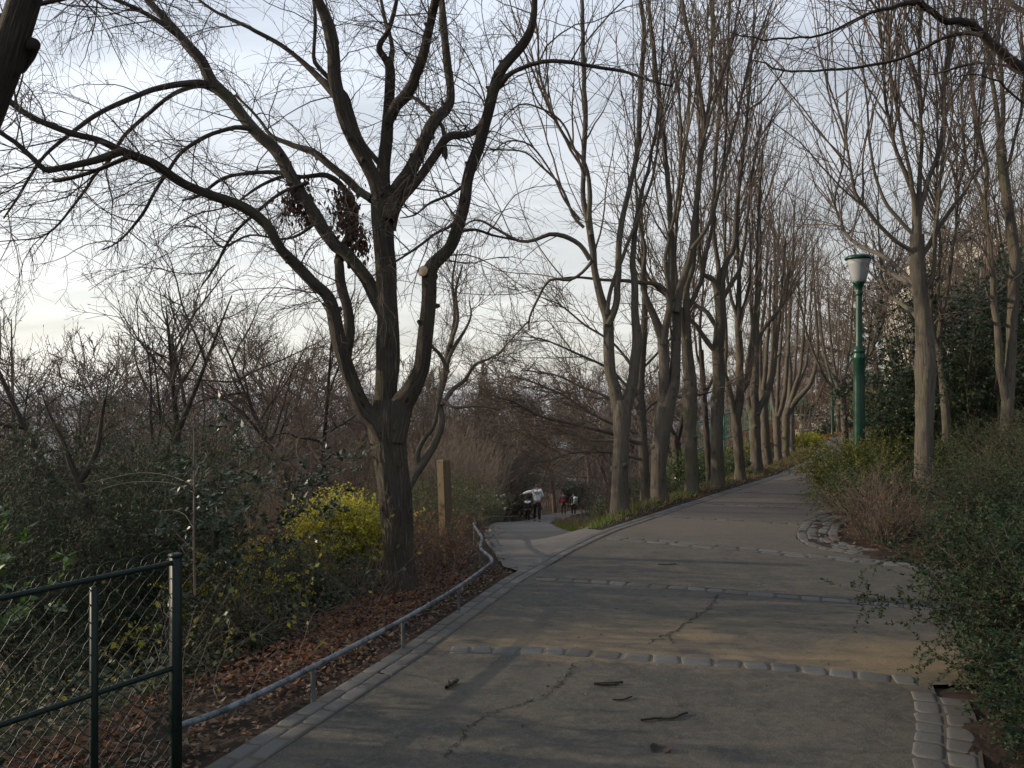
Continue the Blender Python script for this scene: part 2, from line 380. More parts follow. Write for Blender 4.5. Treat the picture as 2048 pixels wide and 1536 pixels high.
M['fab_brown'] = m_plain('brown_trouser_fabric', (.06, .04, .03), (.09, .06, .045), 14, .85)
M['skin'] = m_plain('skin', (.42, .25, .18), (.48, .29, .21), 10, .6)
M['hair'] = m_plain('dark_hair', (.018, .011, .008), (.03, .02, .014), 30, .5)
M['rubber'] = m_plain('black_rubber', (.012, .012, .012), (.02, .02, .02), 10, .7)
M['shoe_white'] = m_plain('white_shoe', (.55, .55, .55), (.65, .65, .65), 10, .6)

# granite setts: every stone its own grey
def m_sett(name, cols, dirt):
    t = NT(name); g = t.n('ShaderNodeNewGeometry'); c = t.ramp(g.outputs['Random Per Island'], [(i / (len(cols) - 1), c) for i, c in enumerate(cols)])
    v = t.noise(g.outputs['Position'], 38, 5, .7); big = t.noise(g.outputs['Position'], 2.2, 4, .6)
    c = t.mixc(t.math('MULTIPLY', v, .55), c, (.06, .055, .05)); c = t.mixc(t.ramp(big, [(.45, (0, 0, 0)), (.75, (.75, .75, .75))]), c, dirt)
    t.pbr(c, .75, bump=v, bs=.5, bd=.006); return t.m
M['sett'] = m_sett('granite_sett', [(.060, .059, .054), (.090, .088, .082), (.120, .117, .108), (.075, .072, .066)], (.072, .06, .043))
# worn bound-gravel path
t = NT('worn_path'); p = t.pos()
n1 = t.noise(p, .8, 6, .65); n2 = t.noise(p, 5, 8, .72, .4); n3 = t.noise(p, 90, 3, .6); n4 = t.noise(t.mapping(p, (1.0, 2.6, 1)), 1.7, 7, .75, 1.0)
n5 = t.noise(p, 22, 6, .75)
c = t.mixc(t.ramp(n1, [(.35, (0, 0, 0)), (.65, (1, 1, 1))]), (.043, .039, .032), (.064, .056, .045))
c = t.mixc(t.ramp(n4, [(.46, (0, 0, 0)), (.62, (.8, .8, .8))]), c, (.085, .07, .049))
c = t.mixc(t.ramp(n2, [(.47, (0, 0, 0)), (.62, (.75, .75, .75))]), c, (.03, .029, .022))
c = t.mixc(t.ramp(n5, [(.50, (0, 0, 0)), (.66, (.7, .7, .7))]), c, (.092, .084, .068))
sx = t.n('ShaderNodeSeparateXYZ'); t.l(p, sx.inputs[0])
# lighter tan band along and beyond the nearest row of setts, noisy outline
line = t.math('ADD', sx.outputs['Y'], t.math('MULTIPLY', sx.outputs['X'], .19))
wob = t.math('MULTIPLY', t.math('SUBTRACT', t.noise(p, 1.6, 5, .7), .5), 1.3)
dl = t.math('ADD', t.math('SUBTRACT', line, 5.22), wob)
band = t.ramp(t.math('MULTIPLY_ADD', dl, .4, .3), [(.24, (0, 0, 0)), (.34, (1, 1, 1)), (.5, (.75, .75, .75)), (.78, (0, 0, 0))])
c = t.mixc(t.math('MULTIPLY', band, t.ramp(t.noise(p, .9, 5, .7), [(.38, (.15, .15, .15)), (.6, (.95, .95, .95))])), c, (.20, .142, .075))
# brownish further stretch
fa = t.ramp(t.math('MULTIPLY', sx.outputs['Y'], .05), [(.42, (0, 0, 0)), (.6, (1, 1, 1))])
c = t.mixc(t.math('MULTIPLY', fa, .75), c, (.125, .096, .076))
c = t.mixc(t.ramp(t.noise(t.mapping(p, (.55, .8, 1)), 1.1, 4, .6), [(.55, (0, 0, 0)), (.7, (.55, .55, .55))]), c, (.055, .055, .034))
c = t.mixc(t.ramp(t.noise(p, 140, 2, .5), [(.58, (0, 0, 0)), (.66, (.55, .4, .4))]), c, (.13, .12, .10))
c = t.mixc(t.ramp(t.noise(p, 75, 3, .6), [(.34, (.6, .6, .6)), (.42, (0, 0, 0))]), c, (.035, .032, .026))
hgt = t.math('ADD', t.math('MULTIPLY', n3, .35), t.math('ADD', n2, t.math('MULTIPLY', n5, .6)))
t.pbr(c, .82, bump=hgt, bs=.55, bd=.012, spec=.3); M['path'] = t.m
t = NT('side_path_asphalt'); p = t.pos(); n2 = t.noise(p, 4, 7, .7); n3 = t.noise(p, 90, 3, .6)
c = t.mixc(n2, (.075, .067, .057), (.12, .107, .092)); t.pbr(c, .85, bump=n3, bs=.4, bd=.006); M['path2'] = t.m
M['twig_bush'] = m_plain('bush_twig', (.04, .03, .022), (.075, .055, .04), 3, .8)
t = NT('crack_dirt'); t.pbr((.022, .019, .016), .95); M['crack'] = t.m
t = NT('joint_dirt'); t.pbr(t.mixc(t.noise(t.pos(), 3, 4), (.03, .027, .022), (.10, .085, .06)), .95); M['joint'] = t.m
# soil, grass patches near by, blue-brown plain far off
t = NT('park_ground'); p = t.pos(); n1 = t.noise(p, .9, 6, .65); n2 = t.noise(p, 9, 6, .7); sx = t.n('ShaderNodeSeparateXYZ'); t.l(p, sx.inputs[0])
c = t.mixc(t.ramp(n2, [(.35, (0, 0, 0)), (.65, (1, 1, 1))]), (.016, .012, .010), (.048, .034, .025))
c = t.mixc(t.ramp(n1, [(.56, (0, 0, 0)), (.68, (.6, .6, .6))]), c, (.035, .04, .016))
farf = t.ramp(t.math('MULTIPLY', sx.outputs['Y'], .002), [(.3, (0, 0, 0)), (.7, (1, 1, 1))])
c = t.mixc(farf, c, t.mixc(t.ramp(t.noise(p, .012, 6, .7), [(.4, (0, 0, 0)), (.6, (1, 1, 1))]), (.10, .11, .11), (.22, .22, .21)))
t.pbr(c, .95, bump=n2, bs=.6, bd=.03, spec=.1); M['ground'] = t.m
# ------------------------------------------------------------------ camera, light, sky
cam = bpy.data.cameras.new('camera'); co = bpy.data.objects.new('camera', cam); COL.objects.link(co)
co.location = (0, 0, EYE); co.rotation_euler = (rad(90), 0, 0); cam.sensor_width = 36; cam.lens = 36 * F / 2048; cam.shift_y = 12 / 2048
cam.clip_start = .05; cam.clip_end = 40000; scene.camera = co
AZ, EL = rad(-80), rad(15)
sv = Vector((math.sin(AZ) * math.cos(EL), math.cos(AZ) * math.cos(EL), math.sin(EL)))
sl = bpy.data.lights.new('sun', 'SUN'); so = bpy.data.objects.new('sun', sl); COL.objects.link(so)
so.rotation_euler = sv.to_track_quat('Z', 'Y').to_euler(); sl.energy = 5.0; sl.angle = rad(.6); sl.color = (1, .84, .64)
w = bpy.data.worlds.new('World'); scene.world = w; w.use_nodes = True; nt = w.node_tree; nt.nodes.clear()
def wn_(ty, **k):
    x = nt.nodes.new(ty)
    for a, b in k.items(): setattr(x, a, b)
    return x
sky = wn_('ShaderNodeTexSky', sky_type='NISHITA'); sky.sun_disc = False; sky.sun_elevation = EL; sky.sun_rotation = AZ
sky.air_density = 1.0; sky.dust_density = 2.0; sky.ozone_density = 1.2; sky.altitude = 100
tc = wn_('ShaderNodeTexCoord'); sep = wn_('ShaderNodeSeparateXYZ'); nt.links.new(tc.outputs['Generated'], sep.inputs[0])
dv = wn_('ShaderNodeMath', operation='ADD'); nt.links.new(sep.outputs['Z'], dv.inputs[0]); dv.inputs[1].default_value = .16
vd = wn_('ShaderNodeVectorMath', operation='DIVIDE'); nt.links.new(tc.outputs['Generated'], vd.inputs[0])
cb = wn_('ShaderNodeCombineXYZ')
for i in range(3): nt.links.new(dv.outputs[0], cb.inputs[i])
nt.links.new(cb.outputs[0], vd.inputs[1])
mp = wn_('ShaderNodeMapping'); mp.inputs['Scale'].default_value = (.8, 1.5, .8); mp.inputs['Rotation'].default_value = (0, 0, rad(25)); nt.links.new(vd.outputs[0], mp.inputs['Vector'])
nz = wn_('ShaderNodeTexNoise'); nz.inputs['Scale'].default_value = 1.25; nz.inputs['Detail'].default_value = 7; nz.inputs['Roughness'].default_value = .52; nz.inputs['Distortion'].default_value = .5
nt.links.new(mp.outputs[0], nz.inputs['Vector'])
rp = wn_('ShaderNodeValToRGB'); rp.color_ramp.elements[0].position = .30; rp.color_ramp.elements[0].color = (.66, .66, .66, 1); rp.color_ramp.elements[1].position = .72; rp.color_ramp.elements[1].color = (.95, .95, .95, 1)
nt.links.new(nz.outputs['Fac'], rp.inputs[0])
mx = wn_('ShaderNodeMix', data_type='RGBA'); nt.links.new(rp.outputs[0], mx.inputs[0]); nt.links.new(sky.outputs[0], mx.inputs[6])
# thin high cloud: cream near the horizon, bluish overhead, brighter towards the sun
vr = wn_('ShaderNodeValToRGB'); e_ = vr.color_ramp.elements; e_[0].position = 0; e_[0].color = (.86, .84, .77, 1); e_[1].position = .55; e_[1].color = (.65, .735, .88, 1); x_ = e_.new(.14); x_.color = (.82, .83, .82, 1)
nt.links.new(sep.outputs['Z'], vr.inputs[0])
dp = wn_('ShaderNodeVectorMath', operation='DOT_PRODUCT'); nt.links.new(tc.outputs['Generated'], dp.inputs[0]); dp.inputs[1].default_value = sv
mr = wn_('ShaderNodeMapRange'); nt.links.new(dp.outputs['Value'], mr.inputs['Value']); mr.inputs[1].default_value = -.6; mr.inputs[2].default_value = .75; mr.inputs[3].default_value = 7.9; mr.inputs[4].default_value = 14.0
vs = wn_('ShaderNodeVectorMath', operation='SCALE'); nt.links.new(vr.outputs[0], vs.inputs[0]); cr_ = wn_('ShaderNodeMapRange'); nt.links.new(nz.outputs['Fac'], cr_.inputs['Value']); cr_.inputs[1].default_value = .33; cr_.inputs[2].default_value = .66; cr_.inputs[3].default_value = .93; cr_.inputs[4].default_value = 1.09
ml = wn_('ShaderNodeMath', operation='MULTIPLY'); nt.links.new(mr.outputs[0], ml.inputs[0]); nt.links.new(cr_.outputs[0], ml.inputs[1]); nt.links.new(ml.outputs[0], vs.inputs['Scale']); nt.links.new(vs.outputs[0], mx.inputs[7])
bg = wn_('ShaderNodeBackground'); bg.inputs[1].default_value = .10; nt.links.new(mx.outputs[2], bg.inputs[0])
wo = wn_('ShaderNodeOutputWorld'); nt.links.new(bg.outputs[0], wo.inputs[0])
scene.view_settings.view_transform = 'Standard'; scene.view_settings.look = 'None'; scene.view_settings.exposure = 0; scene.view_settings.gamma = 1
cy = scene.cycles; cy.max_bounces = 6; cy.diffuse_bounces = 3; cy.transparent_max_bounces = 8; cy.transmission_bounces = 4; cy.caustics_reflective = False; cy.caustics_refractive = False
cy.use_denoising = True

# ------------------------------------------------------------------ ground, paths, kerbs
xs = np.unique(np.concatenate([np.arange(-6, 12, .16), np.arange(-30, 45, 1.0), np.arange(-150, 200, 10.0), np.array([-12000, -8000, -5000, -3000, -1800, -1000, -600, -350, -250, 300, 500, 900, 1800, 4000, 9000, 12000])]).round(3))
ys = np.unique(np.concatenate([np.arange(-4, 26, .16), np.arange(-12, 130, .8), np.arange(130, 400, 12.0), np.array([-3000, -800, -200, -60, -30, 450, 550, 700, 900, 1300, 2000, 3500, 6000, 10000, 18000])]).round(3))
X, Y = np.meshgrid(xs, ys, indexing='ij'); Z = H(X, Y)
g = R(3); near = (np.hypot(X, Y) < 80)
paved = ((X > XL(Y) - .02) & (X < XR(Y) + .02) & (Y < 62) & (Y > -6)) | ((X > XPL(Y)) & (X < XPR(Y) + .02) & (Y > 7.6) & (Y < 105))
Z = Z - np.where(paved, .03, 0) + np.where(near & ~paved, g.normal(0, .012, Z.shape), 0)
# the soil beside the low rail is sunk a little below the path
Z = Z - np.where(~paved & (X < XL(Y)) & (Y < 8), .07 * sst((XL(Y) - X) / .35), 0)
nx, ny = X.shape; idx = np.arange(nx * ny).reshape(nx, ny)
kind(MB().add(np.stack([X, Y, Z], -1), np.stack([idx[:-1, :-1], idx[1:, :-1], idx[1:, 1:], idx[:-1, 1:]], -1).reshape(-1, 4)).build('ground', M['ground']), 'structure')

def strip(name, rows, left, right, cols, mat, dz=0.0, zf=H):
    t = np.linspace(0, 1, cols); yy = rows[:, None] + 0 * t; xx = left(rows)[:, None] * (1 - t) + right(rows)[:, None] * t
    zz = zf(xx, yy) + dz; ix = np.arange(len(rows) * cols).reshape(len(rows), cols)
    return kind(MB().add(np.stack([xx, yy, zz], -1), np.stack([ix[:-1, :-1], ix[:-1, 1:], ix[1:, 1:], ix[1:, :-1]], -1).reshape(-1, 4)).build(name, mat), 'structure')
rows = np.unique(np.concatenate([np.arange(-6, 11, .12), np.arange(11, 62, .5), np.array([4.6, 4.75, 7.9, 8.05])]))
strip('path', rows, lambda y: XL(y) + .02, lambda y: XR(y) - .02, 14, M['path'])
rows = np.concatenate([np.arange(7.9, 40, .25), np.arange(40, 105, .7)])
strip('side_path', rows, lambda y: XPL(y) + .02, lambda y: np.where(y < 10.75, XL(y) + .015, XPR(y) - .03), 8, M['path2'], .004)

def setts(mb, line, length, width, gap, g, zoff=.0, skip=0.0, off=0.0, zf=None):
    """a row of granite setts along a polyline of (x, y)"""
    ln = np.array(line, float); s = np.concatenate([[0], np.cumsum(np.linalg.norm(np.diff(ln, axis=0), axis=1))]); u = 0.0
    while u < s[-1] - length * .5:
        L = length * g.uniform(.78, 1.2); m = u + L / 2
        x, y = np.interp(m, s, ln[:, 0]), np.interp(m, s, ln[:, 1]); x2, y2 = np.interp(m + .05, s, ln[:, 0]), np.interp(m + .05, s, ln[:, 1]); x1, y1 = np.interp(m - .05, s, ln[:, 0]), np.interp(m - .05, s, ln[:, 1])
        a = math.atan2(y2 - y1, x2 - x1); x -= math.sin(a) * off; y += math.cos(a) * off
        if g.uniform() > skip:
            z = float(H(x, y)); ta = (float(H(x + .2 * math.cos(a), y + .2 * math.sin(a))) - z) / .2
            mb.sett((x, y, z + zoff + .0062 + g.normal(0, .001)), ((L - gap) / 2, width * g.uniform(.9, 1.04) / 2, .045), a + g.normal(0, .025), ta, g)
        u += L
# cracks and open joints, thin strips lying 3 mm above the path
def ribbon(mb, pts, w, g, dz=.004, jit=.012, const=False):
    o = resamp(np.array([(*p, 0, 0) for p in pts], float), max(8, int(len(pts) * 14))); p = o[:, :2].copy(); p[1:-1] += g.normal(0, jit, (len(p) - 2, 2))
    d = nrm(np.gradient(p, axis=0)); n = np.stack([-d[:, 1], d[:, 0]], 1); ww = (w * g.uniform(.35, 1.2, len(p)))[:, None]; ww[0] = ww[-1] = .001
    if const: ww[:] = w
    a, b = p + n * ww / 2, p - n * ww / 2; v = np.concatenate([a, b]); z = H(v[:, 0], v[:, 1]) + dz; k = len(p); i = np.arange(k - 1)
    mb.add(np.column_stack([v, z]), np.stack([i, i + 1, i + 1 + k, i + k], -1))
g = R(11); kb = MB()
yy = np.concatenate([np.arange(-1, 12, .2), np.arange(12, 50, .5)])
ln = np.stack([XL(yy), yy], 1)
setts(kb, ln, .19, .096, .014, g, .002, off=-.055); setts(kb, ln, .21, .092, .014, g, .002, off=-.158)
yy = np.arange(-1, 4.5, .2); ln = np.stack([XR(yy), yy], 1); setts(kb, ln, .17, .135, .016, g, .001, off=.09); setts(kb, ln, .16, .13, .016, g, 0, off=-.05)
nose = [(4.9, 12.3), (4.27, 11.45), (3.82, 10.5), (3.64, 9.95), (3.60, 9.5), (3.68, 9.15), (3.9, 8.75)]
for o_ in (.07, .20, .33, .46): setts(kb, nose, .18, .12, .02, g, .001, off=o_)
yy = np.arange(8.6, 34, .3); ln = np.stack([XPL(yy), yy], 1); setts(kb, ln, .26, .17, .02, g, .003, off=-.09)
jt = MB()
def bed(pts, w): ribbon(jt, pts, w, g, .0025, 0, True)
kind(kb.build('kerb', M['sett']), 'structure')
bands = [([(-.42, 5.27), (.256, 5.25), (1.21, 5.02), (1.8, 4.88), (2.5, 4.62)], .175, .155, .016, 0), ([(.22, 7.52), (.9, 7.36), (1.7, 7.07), (2.6, 6.72), (3.5, 6.38)], .2, .125, .016, 0),
         ([(1.2, 9.95), (1.7, 9.7), (2.7, 9.08), (3.5, 8.55), (4.35, 8.02)], .26, .115, .02, 0), ([(1.3, 10.07), (1.8, 9.82), (2.8, 9.2), (3.5, 8.7), (4.4, 8.13)], .24, .115, .02, 0),
         ([(2.35, 12.05), (3.2, 11.7), (4.3, 11.15)], .2, .10, .03, .15), ([(3.4, 13.85), (4.3, 13.4), (5.4, 12.85)], .2, .10, .03, .15), ([(4.5, 15.9), (5.6, 15.4), (6.9, 14.8)], .2, .10, .03, .15)]
for ln, L_, w_, gp, sk in bands:
    b = MB(); setts(b, ln, L_, w_, gp, g, .001, sk)
    kind(b.build('sett_band', M['sett']), 'structure')
def gp(*pp): return [tuple(hit(a, b)[:2]) for a, b in pp]
ck = MB()
yy_ = np.arange(-1, 30, .25); bed(list(zip(XL(yy_) + .11, yy_)), .21); yy_ = np.arange(-1, 4.5, .2); bed(list(zip(XR(yy_) - .015, yy_)), .29); bed([(a_ + .26, b_) for a_, b_ in nose], .5)
for ln, L_, w_, gp_, sk in bands[1:4]: bed(ln, w_ * .96)
kind(jt.build('joint', M['joint']), 'structure')
ribbon(ck, gp((1437, 1190), (1420, 1215), (1395, 1232), (1375, 1245), (1345, 1265), (1315, 1278), (1295, 1290)), .011, g, .004, .016)
ribbon(ck, gp((1143, 1328), (1140, 1350), (1118, 1372), (1085, 1395), (1040, 1412), (1000, 1420), (960, 1440), (930, 1460), (928, 1480), (900, 1500), (890, 1520)), .007, g, .004, .014)
ribbon(ck, gp((1346, 1263), (1340, 1275), (1345, 1290)), .005, g)
yy = np.arange(8.2, 12, .25); ribbon(ck, list(zip(XL(yy) + .225, yy)), .014, g, .005, .012)
yy = np.arange(8.5, 22, .4); ribbon(ck, list(zip(XPL(yy) + .06, yy)), .03, g, .009, .015)
ribbon(ck, [(x, y + .085) for x, y in bands[1][0]], .02, g, .005, .008)
ribbon(ck, gp((725, 1372), (745, 1360), (772, 1342), (775, 1338)), .05, g, .005, .006)
kind(ck.build('path_crack', M['crack']), 'structure')
# ------------------------------------------------------------------ trees
def limb(pts, Y0, dy0=0.0, dy1=0.0, step=.07):
    """pts: (px, py, half width in px); the limb runs from depth Y0+dy0 to Y0+dy1"""
    n = len(pts); out = []
    for i, (px, py, hw) in enumerate(pts):
        Y = Y0 + dy0 + (dy1 - dy0) * i / max(1, n - 1)
        out.append((*W(px, py, Y), hw / F * Y))
    return spline(out, step)
def put(mb, o, sides, rough=.05, seed=0, cap=False):
    mb.tubes(o[:, :3], o[:, 3], sides, rough, seed, cap)
def levels(g, mb, P, Rr, spec):
    """spec rows: n, t0, t1, angle, sd, length lo, hi, K, wiggle, trop, r_start, r_end, sides, bias"""
    for (n, t0, t1, ang, sd, l0, l1, K, wig, trop, r0, r1, sides, bias) in spec:
        b, d, rp, _ = spawn(g, P, Rr, n, t0, t1, ang, sd, bias)
        L = g.uniform(l0, l1, n); P, Rr = grow(g, b, d, L, K, wig, trop, np.minimum(r0 * g.uniform(.7, 1.2, n), rp * .9), np.full(n, r1))
        mb.tubes(P, Rr, sides)
    return P, Rr
def stackP(os_, K=24):
    a = np.stack([resamp(o, K) for o in os_]); return a[:, :, :3], a[:, :, 3]

# ---- the big lime tree in front
b0 = hit(803, 1185); YT = float(b0[1])
big = empty('lime_tree', b0, 'big dark lime tree with heavy spreading limbs and sawn stub, rooted behind the low rail', 'tree')
def trunkpts(mb, pts, Y0, sides=40, rough=.03, seed=0, dy1=0.0, flare=True):
    o = limb(pts, Y0, 0, dy1, .02)
    if flare:
        z = o[:, 2] - o[0, 2]; o[:, 3] *= 1 + .38 * np.exp(-np.maximum(z, 0) / .12)
    mb.tubes(o[:, :3], o[:, 3], sides, rough, seed, ridge=(23, .085)); return o
mb = MB(); T_ = []
T_.append(trunkpts(mb, [(806, 1200, 29), (803, 1160, 29), (797, 1090, 30), (791, 1000, 32), (779, 900, 34), (775, 850, 38), (776, 800, 30)], YT, 150, .02, 1))
T_.append(limb([(778, 870, 26), (773, 793, 22.5), (776, 695, 23), (774, 598, 20.5), (769, 500, 20.5), (764, 430, 21), (763, 385, 19), (767, 335, 13.5), (775, 255, 11.5), (779, 190, 10.5), (780, 138, 9.5), (775, 118, 8)], YT, .05, .1))
T_[1] = resamp(T_[1], 220); mb.tubes(T_[1][:, :3], T_[1][:, 3], 120, .035, 2, ridge=(19, .08))
mb.build('trunk', M['bark_big'], big)
# roots of the crotch swell
LB = {
 'A': ([(775, 880, 26), (752, 840, 22), (728, 819, 17), (702, 760, 14.5), (684, 700, 14), (672, 640, 13.5), (655, 590, 12), (630, 568, 11.5), (591, 526, 10.5), (565, 500, 10), (540, 459, 10), (492, 419, 10.5), (437, 394, 9.5), (365, 365, 9), (310, 328, 9), (255, 306, 8.5), (233, 298, 8), (197, 281, 6.5), (128, 259, 6), (62, 233, 6), (7, 193, 5.5), (-60, 150, 4), (-130, 120, 2)], -.05, -1.0),
 'A2': ([(245, 302, 7.5), (205, 316, 7.5), (175, 324, 7), (109, 337, 6.5), (88, 337, 6), (66, 317, 5), (29, 284, 5), (0, 266, 4.5), (-50, 225, 3.5), (-110, 205, 1.5)], -.85, -1.3),
 'A3': ([(262, 312, 5), (230, 325, 4.5), (197, 337, 4.2), (146, 354, 4), (112, 361, 4.2), (109, 361, 4)], -.84, -.7),
 'B': ([(690, 720, 12), (699, 663, 11), (695, 624, 10.5), (686, 581, 10), (679, 532, 9.5), (677, 528, 9.5), (684, 500, 9.5), (702, 470, 10), (709, 430, 9.5), (700, 395, 11), (690, 382, 6)], .0, .45),
 'B2': ([(703, 400, 7), (680, 368, 6), (662, 355, 6), (644, 349, 5), (607, 354, 4), (569, 352, 3.5), (521, 372, 3), (480, 400, 2)], .4, .2),
 'C': ([(775, 640, 16), (754, 598, 14), (741, 575, 13), (712, 532, 12.5), (689, 503, 12.5), (674, 495, 12.5), (638, 437, 12.5), (601, 383, 12), (565, 317, 12), (521, 270, 12), (485, 233, 11), (448, 190, 12), (419, 150, 11.5), (386, 98, 9.5), (346, 55, 8), (303, 7, 6.5), (260, -50, 4), (215, -110, 2)], .05, .5),
 'C2': ([(372, 84, 6.5), (345, 62, 5.5), (310, 36, 5), (255, 7, 4), (200, -12, 3), (150, -20, 1.5)], .4, .1),
 'C3': ([(436, 178, 7), (408, 167, 6.8), (380, 168, 6.5), (346, 171, 6), (303, 180, 5.5), (255, 200, 5), (200, 226, 4.5), (157, 255, 4), (91, 310, 3.2), (60, 350, 2.8), (36, 394, 2.5), (7, 437, 1.5)], .4, -.3),
 'C4': ([(444, 188, 6), (405, 173, 5), (365, 180, 4.5), (328, 200, 4), (299, 226, 4), (248, 273, 3.5), (219, 321, 3), (190, 350, 2.8), (146, 412, 2.5), (109, 456, 2), (66, 478, 1.5), (0, 483, 1)], .42, .8),
 'C5': ([(530, 278, 7), (508, 261, 6), (480, 255, 5), (456, 259, 4.5), (401, 281, 4), (357, 310, 3.6), (328, 354, 3.4), (303, 397, 3.2), (284, 430, 3), (241, 481, 2), (205, 500, 1.3)], .3, -.1),
 'C6': ([(572, 346, 5), (521, 345, 4), (448, 357, 3.5), (401, 390, 3), (365, 401, 2)], .25, .6),
 'C7': ([(618, 365, 4), (560, 385, 3.5), (503, 430, 3.2), (456, 485, 3), (430, 532, 2.5), (405, 570, 1.5)], .2, -.2),
 'C8': ([(640, 437, 4), (600, 470, 3), (560, 480, 2.4), (500, 470, 2), (445, 495, 2.4), (420, 472, 1.5), (375, 440, 1)], .2, .5),
 'D': ([(745, 400, 9), (730, 388, 8.5), (702, 365, 8), (655, 328, 7.5), (620, 305, 7), (585, 288, 5.5), (545, 272, 4), (520, 240, 3), (470, 190, 2)], .08, .9),
 'E1': ([(768, 430, 15), (757, 385, 15), (746, 350, 14), (727, 312, 14), (709, 277, 14.5), (690, 235, 13.5), (680, 204, 13), (672, 150, 13), (665, 100, 12), (651, 36, 11), (636, 0, 9.5), (615, -60, 7), (600, -140, 4), (590, -200, 1.5)], .05, -.5),
 'E1b': ([(670, 190, 9), (648, 165, 8), (640, 158, 7), (610, 130, 5.5), (560, 90, 4.5), (500, 55, 4), (470, 44, 3.5), (425, 20, 3), (380, -15, 2)], -.2, .2),
 'E1c': ([(757, 325, 6), (730, 290, 5), (712, 255, 5), (700, 215, 4.5), (692, 190, 4.5), (656, 150, 5), (632, 125, 4.5), (629, 95, 3.5), (632, 40, 3.5), (628, 0, 3), (620, -70, 2)], .1, .3),
 'E2b': ([(779, 135, 7), (770, 115, 7), (760, 100, 7), (764, 85, 5.5), (779, 62, 5), (793, 7, 4), (800, -50, 2.5), (803, -110, 1.5)], .1, -.2),
 'E2c': ([(779, 128, 7), (785, 100, 5), (778, 66, 4.2), (771, 44, 4), (765, 15, 3.5), (757, -30, 2.5), (750, -90, 1.3)], .1, .4),
 'E3': ([(775, 440, 14), (786, 400, 14), (800, 365, 14), (819, 339, 13.5), (851, 284, 12.5), (877, 237, 11.5), (897, 213, 10.5), (903, 185, 8.5), (897, 138, 8), (890, 73, 7.5), (881, 0, 6), (872, -70, 4), (865, -140, 1.6)], .0, .5),
 'E4': ([(776, 245, 10), (793, 208, 11.5), (826, 171, 11), (842, 128, 10), (852, 73, 9), (863, 20, 8), (870, 0, 7.5), (882, -80, 5), (890, -160, 2)], .05, -.6),
 'E5': ([(783, 460, 9), (790, 426, 9), (804, 397, 9.5), (841, 357, 9), (862, 321, 9), (886, 283, 8.5), (905, 272, 8), (930, 270, 7), (950, 262, 6.5), (968, 240, 6), (975, 205, 5), (980, 180, 4)], .1, .05),
 'E5b': ([(880, 300, 5), (889, 290, 5.5), (890, 312, 6), (888, 316, 5)], .1, .1),
 'E5c': ([(888, 285, 5), (886, 255, 4.5), (862, 225, 4.2), (845, 208, 4), (825, 195, 3.2), (800, 215, 3), (790, 240, 2)], .15, .5),
 'F': ([(786, 880, 27), (803, 812, 23), (820, 790, 20), (835, 754, 16), (848, 702, 15.5), (855, 646, 15.5), (858, 581, 14.5), (860, 540, 14), (874, 519, 12.5), (895, 498, 12), (910, 467, 13), (924, 419, 12), (932, 380, 11.5), (939, 340, 11), (961, 277, 11), (983, 219, 10.5), (992, 175, 11), (998, 150, 10.5), (1012, 128, 10), (1045, 90, 9.5), (1063, 58, 8), (1070, 25, 6.5), (1070, 0, 6), (1066, -70, 4.5), (1060, -150, 1.8)], -.05, -.5),
 'F2': ([(1000, 172, 6), (1015, 152, 5), (1037, 138, 4.5), (1085, 124, 4.2), (1147, 124, 3.8), (1200, 135, 3.4), (1255, 146, 3), (1300, 162, 2.6), (1346, 173, 1.6)], -.35, -1.0),
 'F3': ([(915, 440, 4), (895, 455, 3), (870, 465, 2.8), (830, 495, 2.6), (790, 525, 2), (740, 555, 1.2)], -.2, -.8),
 'F4': ([(935, 365, 4), (900, 390, 3), (862, 405, 2.4), (830, 430, 1.8), (800, 436, 1)], -.2, -.7),
 'C9': ([(900, 465, 3), (950, 462, 3), (985, 470, 2.5), (1030, 480, 2)], -.2, .6),
}
allL = []
for k, (pts, a, b) in LB.items():
    o = kink(limb(pts, YT, a, b), len(k) * 13 + len(pts), .2); hw = max(p[2] for p in pts); m_ = MB(); sd_ = len(k) * 7 + len(pts)
    if hw > 13: o = resamp(o, len(o) * 2); m_.tubes(o[:, :3], o[:, 3], 72, .06, sd_, ridge=(15, .06))
    else: put(m_, o, 16 if hw > 9 else (10 if hw > 5 else 7), .08 if hw > 5 else .05, sd_)
    # nodules where shoots were cut
    g = R(len(pts) * 31 + int(pts[0][0]))
    for _ in range(len(o) // 9):
        i = g.integers(2, len(o) - 2); r = o[i, 3]; q = g.normal(0, 1, 3); q /= np.linalg.norm(q); e = o[i, :3] + q * r * .8
        if o[i, 3] > .008: m_.tubes(np.array([[o[i, :3], e, e + q * r * .75]]), np.array([[r * .7, r * .5, r * .22]]), 6, cap=True)
    m_.build('limb', M['bark_big'], big); allL.append(o)
st = MB(); o = limb([(866, 556, 12), (856, 548, 11.5), (846, 542, 11.5)], YT, -.12, -.26); st.tubes(o[:, :3], o[:, 3], 20, .03, 4)
so_ = st.build('cut_stub', M['bark_big'], big)
q = nrm((o[-1, :3] - o[0, :3])[None])[0]; m_ = MB(); m_.tubes(np.array([[o[-1, :3] - q * .004, o[-1, :3] + q * .002]]), np.array([[o[-1, 3] * 1.0, o[-1, 3] * .93]]), 20, .02, 4, cap=True)
c_ = m_.build('sawn_face', M['wood_cut'], so_)
g = R(77); P, Rr = stackP(allL, 30); tw = MB()
wl = np.array([1.0 if p[0][0][1] > 0 else .6 for p in LB.values()])
b, d, rp, _ = spawn(g, P, Rr, 300, .25, 1, 55, 18, (-.12, -.1, .05)); L = g.uniform(.5, 1.25, 300)
P1, R1 = grow(g, b, d, L, 9, .15, (-.15, 0, -.32), np.minimum(.007 * g.uniform(.6, 1.2, 300), rp * .8), np.full(300, .0022)); tw.tubes(P1, R1, 5)
